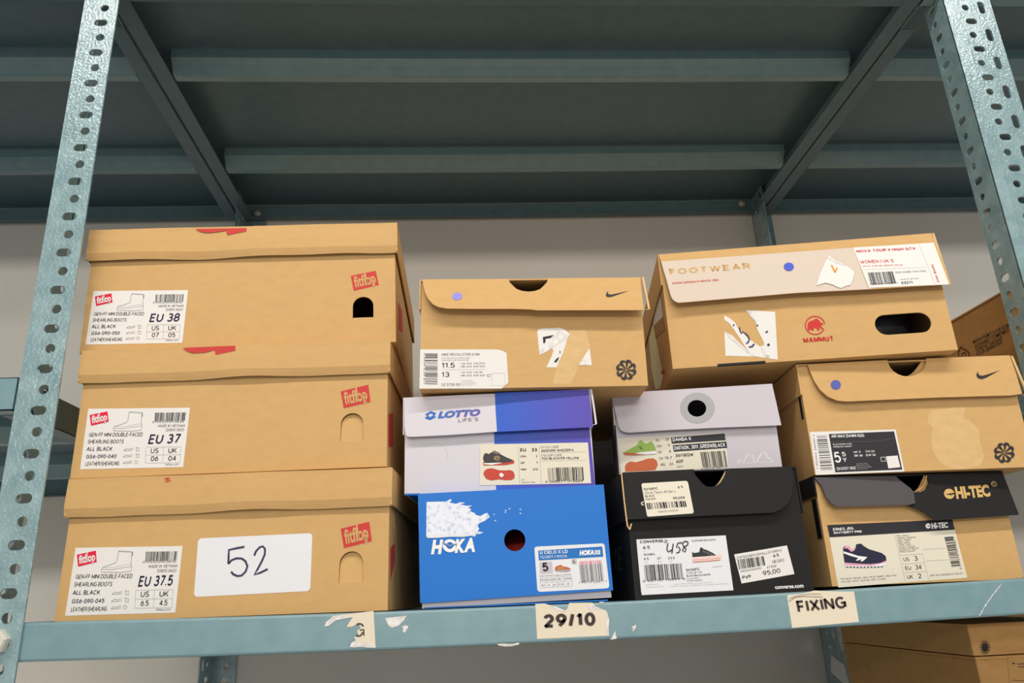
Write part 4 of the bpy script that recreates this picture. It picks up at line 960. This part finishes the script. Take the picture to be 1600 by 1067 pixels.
for k, (y, x0, x1) in enumerate(((902, 272, 368), (920, 276, 402), (898, 475, 760), (914, 455, 875))): d.text('MADE IN VIETNAM / FABRIQUE AU VIETNAM CONVERSE INC', (x0, y), (x1, y-(x1-x0)*.05), 7, 'ink_light')
d.stroke([(232, 925), (242, 970)], 5, 'ink')
d.text('CONVERSE.COM', (752, 772), (828, 767), 6, 'ink_grey')
for P in ([(434, 596), (427, 630), (428, 650), (440, 660), (462, 645)], [(472, 600), (466, 640), (462, 672)], [(536, 592), (505, 598), (494, 628), (512, 624), (522, 642), (515, 662), (494, 668)], [(580, 588), (556, 582), (538, 600), (548, 622), (566, 640), (556, 660), (538, 650), (552, 624), (576, 610), (580, 590)]):
    d.stroke(P, 8, 'ink', 2)
d.build('shipping_label', CV.e, 'white label with shoe picture and handwritten 458')
d = Decal(CV.surf(), cC)
d.poly([(914, 678), (1297, 613), (1351, 820), (968, 889)], 'paper')
d.text('ZAPS61681C001ALLSTARPLF', (932, 713), (1262, 656), 18, 'ink_grey'); d.bars([(938, 716), (1132, 690), (1145, 755), (950, 786)], 'ink', 81, 40)
d.text('6.5', (1198, 699), (1240, 692), 21, 'ink', bold=.02); d.text('NEGRO', (1193, 743), (1279, 728), 21, 'ink_grey'); d.text('050020063342', (962, 809), (1111, 783), 15, 'ink_grey'); d.text('47458', (1152, 781), (1220, 769), 17, 'ink_grey')
d.text('PVP', (976, 859), (1039, 849), 25, 'ink', bold=.02); d.text('95,00', (1126, 832), (1252, 809), 32, 'ink', bold=.004)
d.build('price_sticker', CV.e, 'tilted white price sticker on the front panel')
d = Decal(CV.surf(), cC); d.text('converse.com', (1211, 929), (1418, 917), 27, 'white_ink', bold=.025); d.build('printed_logo', CV.e, 'white lettering in the lower corner')
cS = crop(910, 600, 2.96)
d = Decal(CV.side(-1), cS)
for P in ([(150, 760), (158, 760), (158, 800), (150, 800)], [(150, 815), (158, 815), (158, 860), (150, 860)], [(164, 752), (182, 750), (184, 762), (164, 764)], [(164, 800), (184, 798), (185, 810), (164, 811)], [(164, 850), (186, 848), (188, 862), (164, 864)], [(164, 752), (172, 752), (172, 862), (164, 864)]): d.poly(P, 'charcoal_lit_and_ink')
d.build('side_print', CV.e, 'grey letters on the side')

# ---- kraft sneaker box with black label (right, middle)
cJ = crop(1220, 540, 4.21)
AM = Box([(1246, 571), (1578, 555.4), (1613, 729), (1273.4, 743)], .018, .31, 'shoe_box', 'kraft shoe box with black printed label, on the box with the black flap', ky=45)
na, nm_, nb = cJ((698, 96)), cJ((825, 208)), cJ((952, 86))
NX = [AM.uv(p) for p in (na, nm_, nb)]
AM.body('kraft', outline=notch_outline(AM, NX, dx=-.006, dz=-.002))
F = [cJ(p) for p in [(172, 125), (190, 180), (215, 242), (250, 300), (300, 345), (360, 370), (420, 376), (1000, 350), (1490, 336), (1566, 326), (1535, 190), (1500, 66)]]+[nb]+list(reversed(arc_pts(na, nm_, nb, 12)))+[na]
fo, jf = flap(AM, lambda p: p, F, 'kraft', splay=.10)
lid_top(AM, 'kraft', sides=.036)
edge_loop(AM, 'kraft_light', [(AM.w/2+.0035, AM.yf-.002, AM.h), (AM.w/2+.005, AM.yf-.005, AM.h-.024), (AM.w/2+.0065, AM.yf-.008, AM.h-.046), (AM.w/2+.002, AM.yf-.008, AM.h-.048)], .0012)
d = Decal(jf, cJ); d.disc((355, 262), 33, 32, 'dot_indigo'); d.build('dot_sticker', AM.e, 'indigo dot sticker')
d = Decal(jf, cJ); d.poly([(1292, 170), (1280, 190), (1280, 205), (1290, 220), (1312, 226), (1345, 214), (1434, 165), (1360, 190), (1318, 202), (1298, 198), (1291, 186)], 'label_black'); d.build('printed_logo', AM.e, 'dark printed tick mark')
d = Decal(AM.surf(), cJ); pinwheel(d, (1468, 704), 70, 'label_black'); d.build('printed_emblem', AM.e, 'dark printed pinwheel emblem')
d = Decal(AM.surf(), cJ, 0)
d.poly([(990, 424), (1100, 412), (1215, 405), (1198, 480), (1235, 488), (1300, 545), (1312, 640), (1338, 720), (1310, 792), (1210, 812), (1110, 808), (1040, 760), (998, 690), (985, 600), (1000, 540), (962, 505), (972, 460)], 'kraft_light'); d.build('label_residue', AM.e, 'pale patch where a label was peeled off')
d = Decal(AM.surf(), cJ)
d.poly([(190, 568), (755, 551), (813, 828), (230, 851)], 'paper'); d.poly([(315, 582), (744, 564), (798, 815), (358, 833)], 'label_black', 1)
d.bars([(235, 594), (300, 592), (341, 818), (262, 822)], 'ink_grey', 91, 40, vertical=False); d.text('1 95244 26991 1', (247, 812), (222, 590), 12, 'ink_grey')
d.text('AIR MAX DAWN (GS)', (332, 607), (548, 601), 21, 'white_ink', 2, bold=.02); d.stroke([(325, 632), (600, 630), (746, 612)], 1.5, 'ink_grey', 2)
d.text('BLACK/SUMMIT WHITE', (342, 655), (466, 651), 10, 'white_ink', 2); d.text('NOIR/BLANC SOMMET', (345, 671), (466, 667), 10, 'white_ink', 2)
d.text('5', (358, 771), (398, 769), 70, 'white_ink', 2, bold=.012); d.text('5', (403, 729), (427, 728), 29, 'white_ink', 2, bold=.012); d.text('Y', (409, 766), (434, 765), 28, 'white_ink', 2, bold=.012)
d.text('UK 5', (478, 707), (524, 705), 13, 'white_ink', 2, bold=.01); d.text('BR 38', (484, 731), (537, 729), 13, 'white_ink', 2, bold=.01); d.text('CM 24', (557, 703), (616, 701), 13, 'white_ink', 2, bold=.01); d.text('EUR 38', (560, 727), (622, 725), 13, 'white_ink', 2, bold=.01)
d.text('DH3157 002', (370, 820), (493, 814), 19, 'white_ink', 2, bold=.01)
for k in range(4): d.text('MADE IN VIETNAM / FABRIQUE', (495+k*2, 782+k*11), (570+(k % 3)*14, 779+k*11), 6, 'ink_light', 2)
d.poly([(690, 729), (766, 723), (785, 800), (706, 808)], 'paper', 2); d.stroke([(655, 735), (684, 733), (690, 760), (660, 762), (655, 735)], 3, 'white_ink', 2)
d.build('shipping_label', AM.e, 'black and white printed label')
B = MB(); B.box((-AM.w/2-.0006, AM.yf+.006, AM.h-.062), (-AM.w/2+.001, AM.yf+.012, AM.h-.036), 'black_deep'); B.build('side_slot', AM.e, 'dark slot in the side')

# ---- kraft box with black flap
cT = crop(1240, 720, 4.444)
HT = Box([(1271.5, 746), (1564, 735.7), (1595.5, 903), (1301, 918)], .022, .28, 'shoe_box', 'kraft shoe box with torn black flap and shoe picture label, standing on the shelf', ky=14)
na, nm_, nb = cT((700, 108)), cT((830, 222)), cT((920, 95))
NX = [HT.uv(p) for p in (na, nm_, nb)]
HT.body('kraft', outline=notch_outline(HT, NX, dx=-.003, dz=-.001))
F1 = [cT(p) for p in [(140, 115), (160, 145), (182, 172), (205, 250), (235, 300), (278, 325), (500, 318), (770, 312), (815, 300), (812, 218), (790, 190), (745, 152), (700, 108)]]
F2 = [cT(p) for p in [(920, 95), (932, 150), (912, 198), (870, 220), (818, 221), (820, 296), (768, 318), (830, 336), (885, 362), (920, 395), (950, 418), (1090, 410), (1530, 380), (1485, 225), (1440, 70)]]
fo, t1 = flap(HT, lambda p: p, F1, 'charcoal_lit_and_ink', splay=.22, label='left half of the torn black flap, painted lighter as if lit')  # light caught by the tilted half is put into its lighter colour
fo, t2 = flap(HT, lambda p: p, F2, 'charcoal', splay=.14, label='black right half of the torn flap')
lid_top(HT, 'charcoal', sides=.02, right=False)
pts = [((NX[2][0]+.0004)-(NX[2][0]-NX[0][0])*k, HT.yf-.0012, HT.h-.0008-(HT.h-NX[1][1]-.002)*math.sin(math.pi*k)) for k in [i/12 for i in range(13)]]
edge_loop(HT, 'kraft', pts[:6], .0008, name='notch_edge')
def arrow_logo(d, c, r, m, bg, lv=1):
    d.disc(c, r, r, m, lv); d.poly([(c[0]-.75*r, c[1]+.1*r), (c[0]+.2*r, c[1]-.1*r), (c[0]+1.1*r, c[1]-.22*r), (c[0]+1.1*r, c[1]+.12*r), (c[0]+.25*r, c[1]+.12*r), (c[0]+.62*r, c[1]+.45*r), (c[0]+.1*r, c[1]+.2*r)], bg, lv+1)
d = Decal(t2, cT)
arrow_logo(d, (1067, 232), 36, 'gold_ink', 'charcoal'); d.text('HI-TEC', (1114, 263), (1362, 244), 72, 'gold_ink', 1, bold=.05, shear=.22)
d.ring((1381, 162), 17, 17, 4, 'gold_ink', 1); d.text('R', (1374, 170), (1389, 169), 16, 'gold_ink', 1); d.build('printed_logo', HT.e, 'gold printed lettering on the black flap')
d = Decal(HT.surf(), cT)
d.poly([(232, 446), (1100, 406), (1206, 812), (310, 879)], 'paper_cream'); d.poly([(232, 446), (1100, 406), (1118, 478), (249, 531)], 'label_black', 1)
d.text('ERNES JRG', (274, 487), (415, 478), 20, 'white_ink', 2, bold=.02); d.text('NAVY/DIRTY PINK', (279, 509), (473, 498), 17, 'white_ink', 2, bold=.03)
arrow_logo(d, (932, 452), 18, 'white_ink', 'label_black', 2); d.text('HI-TEC', (956, 469), (1075, 462), 34, 'white_ink', 2, bold=.05, shear=.22)
d.poly([(352, 705), (450, 712), (540, 720), (644, 692), (640, 712), (600, 726), (520, 735), (420, 738), (355, 730)], 'pink', 1); d.poly([(352, 724), (420, 728), (540, 728), (645, 705), (638, 722), (590, 738), (480, 742), (358, 736)], 'white_ink', 2)
for k in range(11): d.poly([(362+k*24, 734-abs(k-4)*.6), (378+k*24, 735-abs(k-4)*.6), (376+k*24, 742-abs(k-4)*.8), (365+k*24, 742-abs(k-4)*.8)], 'shoe_navy', 3)
d.poly([(352, 705), (344, 650), (342, 605), (355, 590), (380, 600), (402, 622), (430, 602), (432, 580), (466, 574), (486, 592), (520, 612), (560, 625), (610, 640), (638, 662), (642, 690), (600, 708), (530, 716), (440, 712)], 'shoe_navy', 2)
d.poly([(346, 608), (358, 590), (385, 592), (400, 618), (428, 604), (420, 622), (398, 632), (372, 608)], 'pink', 3)
d.poly([(343, 628), (400, 645), (445, 660), (510, 668), (480, 695), (462, 700), (468, 682), (445, 692), (428, 692), (448, 675), (400, 662), (345, 642)], 'white_ink', 3)
for k in range(3): d.stroke([(470+k*22, 590+k*12), (490+k*22, 604+k*12)], 4, 'shoe_dark', 3)
d.stroke([(702, 512), (775, 836)], 2, 'ink_light', 1)
for k in range(10): d.text(['Men / Hommes', 'Footwear / Chaussures', 'Color / Couleur', 'Sizes / Tailles', 'Upper / Dessus', 'Textile / Textil', 'Lining / Doublure', 'Outsole / Semelle ext', 'Synthetic / Synt', 'Rubber / Gomme'][k], (716+k*2.4, 524+k*12.3), (716+k*2.4+[80, 132, 96, 84, 80, 84, 112, 136, 118, 100][k], 524+k*12.3-4), 8, 'ink', 1)
for l in ([(736, 656), (893, 645)], [(752, 716), (905, 706)], [(766, 776), (920, 766)], [(893, 645), (938, 826)], [(895, 615), (1052, 606)], [(920, 694), (1078, 686)]): d.stroke(l, 2, 'ink_light', 1)
for t, v, x, y in (('US', '3', 764, 697), ('EU', '34', 777, 758), ('UK', '2', 790, 819)):
    d.text(t, (x, y), (x+40, y-2), 26, 'ink', 1); d.text(v, (x+(70 if v == '34' else 77), y-3), (x+(112 if v == '34' else 99), y-5), 33, 'ink', 1)
d.bars([(1045, 530), (1105, 524), (1155, 736), (1098, 742)], 'ink', 101, 56, vertical=False); d.text('5 019278 659486 7', (1168, 752), (1118, 528), 14, 'ink_grey')
d.text('ART NO AVE0026-HT-BS-01', (947, 803), (1172, 787), 13, 'ink_grey'); d.text('FOOTWEAR / OBUWIE / OBUV / INCALTAMINTE / OBUV CIPO', (326, 826), (712, 800), 11, 'ink_grey'); d.text('AVALYNE / APAVI / JALATSID / CIPO / SCHUHE', (331, 845), (638, 824), 11, 'ink_grey')
d.build('shipping_label', HT.e, 'cream label with navy shoe picture')
B = MB(); B.box((-HT.w/2-.0008, HT.yf+.004, .050), (-HT.w/2+.001, HT.yf+.014, .092), 'black_deep'); B.build('side_slot', HT.e, 'dark slot in the side')

# ---- dark boxes of the rear row, seen only in the gaps
def rear_box(x0, x1, y0, y1, z0, h, label):
    e = thing('shoe_box', label, 'shoe box', ((x0+x1)/2, (y0+y1)/2, z0), group='black boxes in the rear row')
    w, d = (x1-x0)/2, (y1-y0)/2; B = MB(); B.box((-w+.002, -d+.002, 0), (w-.002, d-.002, h-.002), 'black_deep'); B.build('body', e, bevel=.001)
    B = MB(); t = .0016
    B.box((-w, -d, h-t), (w, d, h), 'black_deep'); B.box((-w, -d, h-.03), (w, -d+t, h-t), 'black_deep'); B.box((-w, d-t, h-.03), (w, d, h-t), 'black_deep')
    B.box((-w, -d+t, h-.03), (-w+t, d-t, h-t), 'black_deep'); B.box((w-t, -d+t, h-.03), (w, d-t, h-t), 'black_deep'); B.build('lid', e)
rear_box(.10, .345, .455, .60, -.0062, .315, 'black shoe box in the rear row, seen in the gap left of the charcoal box')
rear_box(.36, .60, .455, .60, -.005, .19, 'black shoe box in the rear row, seen in the gap right of the charcoal box')

# ------------------------------------------------------------------ shoes glimpsed inside
def loft(name, secs, m, parent, n=18):
    """secs: (x, y, z_base, half_width, height)"""
    B = MB(); V = []; Fc = []
    for x, y, zb, hw, hh in secs:
        for i in range(n):
            a = 2*math.pi*i/n; cx, sx = math.cos(a), math.sin(a)
            V.append((x+hw*math.copysign(abs(cx)**.8, cx), y, zb+hh/2+hh/2*math.copysign(abs(sx)**.75, sx)))
    for j in range(len(secs)-1):
        for i in range(n): Fc.append((j*n+i, j*n+(i+1) % n, (j+1)*n+(i+1) % n, (j+1)*n+i))
    Fc += [tuple(reversed(range(n))), tuple(range((len(secs)-1)*n, len(secs)*n))]
    B.add(V, Fc, m); return B.build(name, parent, smooth=True)
sp = HO.base+HO.R@np.array([hcc[0]+.016, HO.yf+.034, .006])
shoe = thing('running_shoe', 'red and yellow shoe glimpsed through the round hole of the bright blue box', 'shoe', tuple(sp), (0, 0, HO.psi))
S = [(0, .0, .012, .014, .030), (0, .012, .012, .027, .050), (0, .05, .012, .034, .062), (0, .11, .012, .034, .075), (0, .17, .012, .032, .080), (0, .205, .012, .028, .080), (0, .22, .012, .016, .055)]
loft('upper', S, 'real_red', shoe); loft('sole', [(x, y-.003, 0, hw+.003, .018) for x, y, z, hw, hh in S], 'rubber', shoe)
loft('overlay', [(hw*.72+.006, y+.001, .02, .010, hh*.75) for x, y, z, hw, hh in S[:5]], 'real_yellow', shoe, 12)
bp = MM.base+MM.R@np.array([hx-.002, MM.yf+.028, .006])
boot = thing('hiking_boot', 'black boot glimpsed through the oblong hole of the large hiking shoe box', 'boot', tuple(bp), (0, -MM.rho, MM.psi))
loft('upper', [(-.005, 0, .012, .02, .05), (-.005, .015, .012, .036, .075), (-.005, .06, .012, .042, .088), (-.005, .12, .012, .040, .098), (-.005, .2, .012, .036, .105), (-.005, .24, .012, .02, .08)], 'boot_black', boot)
loft('sole', [(-.005, -.003, 0, .024, .018), (-.005, .015, 0, .040, .018), (-.005, .06, 0, .045, .018), (-.005, .12, 0, .043, .018), (-.005, .2, 0, .04, .018), (-.005, .245, 0, .022, .018)], 'black_deep', boot)
for k in range(3): loft('lace', [(.012+.010*k, .012+.006*k, .03, .0035, .055), (.012+.010*k, .02+.006*k, .03, .0035, .058)], 'charcoal', boot, 10)

# ------------------------------------------------------------------ cartons
def carton(x0, x1, y0, y1, z0, z1, label, m='kraft_dark', rz=0):
    cx, cy = (x0+x1)/2, (y0+y1)/2
    e = thing('carton', label, 'cardboard carton', (cx, cy, z0), (0, 0, rz))
    B = MB(); B.box((x0-cx, y0-cy, 0), (x1-cx, y1-cy, z1-z0), m); B.build('body', e, bevel=.0015)
    B = MB(); t = .0025   # lid flaps folded over the top edge
    B.box((x0-cx-.0012, y0-cy-.0012, z1-z0-.0005), (x1-cx+.0012, 0-.001, z1-z0+t), m); B.box((x0-cx-.0012, .001, z1-z0-.0005), (x1-cx+.0012, y1-cy+.0012, z1-z0+t), m)
    B.build('top_flap', e, bevel=.0006)
    return e, cx, cy
XC = .70
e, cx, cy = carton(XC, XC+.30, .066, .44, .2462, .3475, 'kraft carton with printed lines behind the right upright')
cs = Surf(lambda p: (lambda q: (q[1]-cy, q[2]-.2462))(atX(p, XC)), lambda u, v, z: (XC-cx-z, u, v))
d = Decal(cs, c5, 2)
for k, (t, a, c) in enumerate((('MAKING FROM IT, IS OUR GLOBAL', (1155, 808), (1400, 690)), ('SUSTAINABILITY COMMITMENT', (1165, 835), (1385, 728)), ('TO PROTECT OUR PLANET', (1172, 862), (1345, 778)), ('FUTURE GENERATIONS', (1180, 886), (1342, 806)))):
    A = d.uv(a); Cc = d.uv(c)
    # side print reads from the rear edge to the front edge
    vs, fs = glyphs(t, .008); xa = min(v[0] for v in vs); xb = max(v[0] for v in vs); L = np.linalg.norm(Cc-A); ee = (Cc-A)/L; nn = np.array([ee[1], -ee[0]])
    if nn[1] < 0: nn = -nn
    Q = [A+ee*(v[0]-xa)/(xb-xa)*L+nn*v[1]/CAP*.0045 for v in vs]; d.put(Q, fs, 'ink_brown', 1)
d.stroke([(1062, 885), (1058, 862), (1068, 840), (1078, 826), (1086, 840), (1110, 848), (1128, 868), (1130, 890)], 5, 'ink_brown', 1)
d.stroke([(1080, 884), (1086, 868), (1098, 862), (1108, 872), (1104, 886)], 4, 'ink_brown', 1)
d.build('side_print', e, 'brown printed lines')
X0 = atY((1526, 1025), .052)[0]; zs = atY((1526, 1025), .052)[2]
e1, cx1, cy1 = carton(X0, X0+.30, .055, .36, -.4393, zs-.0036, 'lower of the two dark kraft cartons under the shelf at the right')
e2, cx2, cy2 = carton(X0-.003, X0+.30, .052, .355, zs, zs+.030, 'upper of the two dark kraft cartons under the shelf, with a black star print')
cf_ = crop(1300, 950, 5.333)
fs2 = Surf(lambda p: (lambda q: (q[0]-cx2, q[2]-zs))(atY(p, .052)), lambda u, v, z: (u, .052-cy2-z, v))
d = Decal(fs2, cf_, 2); d.disc((1274, 328), 24, 32, 'ink', 1, 20)
for k in range(16):
    a = 2*math.pi*k/16; d.poly([(1274+20*math.cos(a-.12), 328+26*math.sin(a-.12)), (1274+45*math.cos(a-.06), 328+58*math.sin(a-.06)), (1274+45*math.cos(a+.06), 328+58*math.sin(a+.06)), (1274+20*math.cos(a+.12), 328+26*math.sin(a+.12))], 'ink', 1)
d.build('printed_emblem', e2, 'black star print')
fs1 = Surf(lambda p: (lambda q: (q[0]-cx1, q[2]+.4393))(atY(p, .055)), lambda u, v, z: (u, .055-cy1-z, v))
d = Decal(fs1, cf_, 2); d.poly([(1460, 405), (1600, 390), (1700, 385), (1760, 900), (1500, 900)], 'kraft_dark', 0)
d.stroke([(1500, 462), (1520, 460)], 10, 'ink', 1); d.stroke([(1540, 466), (1660, 460)], 6, 'ink_brown', 1); d.stroke([(1545, 490), (1660, 484)], 6, 'ink_brown', 1); d.stroke([(1500, 600), (1700, 612)], 4, 'ink_brown', 1)
d.build('carton_label', e1, 'brown paper panel with dark print')

# ------------------------------------------------------------------ light
def area(name, loc, rot, sx, sy, energy, col=(1, .965, .91)):
    l = bpy.data.lights.new(name, 'AREA'); l.shape = 'RECTANGLE'; l.size = sx; l.size_y = sy; l.energy = energy; l.color = col
    o = bpy.data.objects.new(name, l); COL.objects.link(o); o.location = loc; o.rotation_euler = rot
    return o
area('ceiling_lamp', (.25, -1.0, 1.62), (0, 0, 0), 2.6, .06, 56)
area('ceiling_lamp_middle', (.25, -3.1, 1.75), (.8, 0, 0), 3.2, .2, 22)
area('wall_fill_far', (.25, -7.0, 1.7), (1.25, 0, 0), 5.0, .4, 210)  # added unseen fill, aimed at the shelf to brighten the back wall
w = bpy.data.worlds.new('world'); scene.world = w; w.use_nodes = True
n, l = w.node_tree.nodes, w.node_tree.links
tc = n.new('ShaderNodeTexCoord'); sx = n.new('ShaderNodeSeparateXYZ'); mr = n.new('ShaderNodeMapRange'); cr = n.new('ShaderNodeValToRGB')
l.new(tc.outputs['Generated'], sx.inputs[0]); l.new(sx.outputs['Z'], mr.inputs['Value'])
mr.inputs['From Min'].default_value = -1; mr.inputs['From Max'].default_value = 1
e = cr.color_ramp.elements; e[0].position = .26; e[0].color = (.08, .078, .075, 1); e[1].position = .37; e[1].color = (.94, .95, .95, 1)
k = e.new(.53); k.color = (.88, .89, .88, 1); k = e.new(.66); k.color = (.30, .29, .28, 1)
l.new(mr.outputs['Result'], cr.inputs['Fac']); l.new(cr.outputs['Color'], n['Background'].inputs['Color'])
n['Background'].inputs['Strength'].default_value = .80
scene.view_settings.view_transform = 'Standard'; scene.view_settings.look = 'None'
scene.view_settings.exposure = -.50; scene.view_settings.gamma = 1
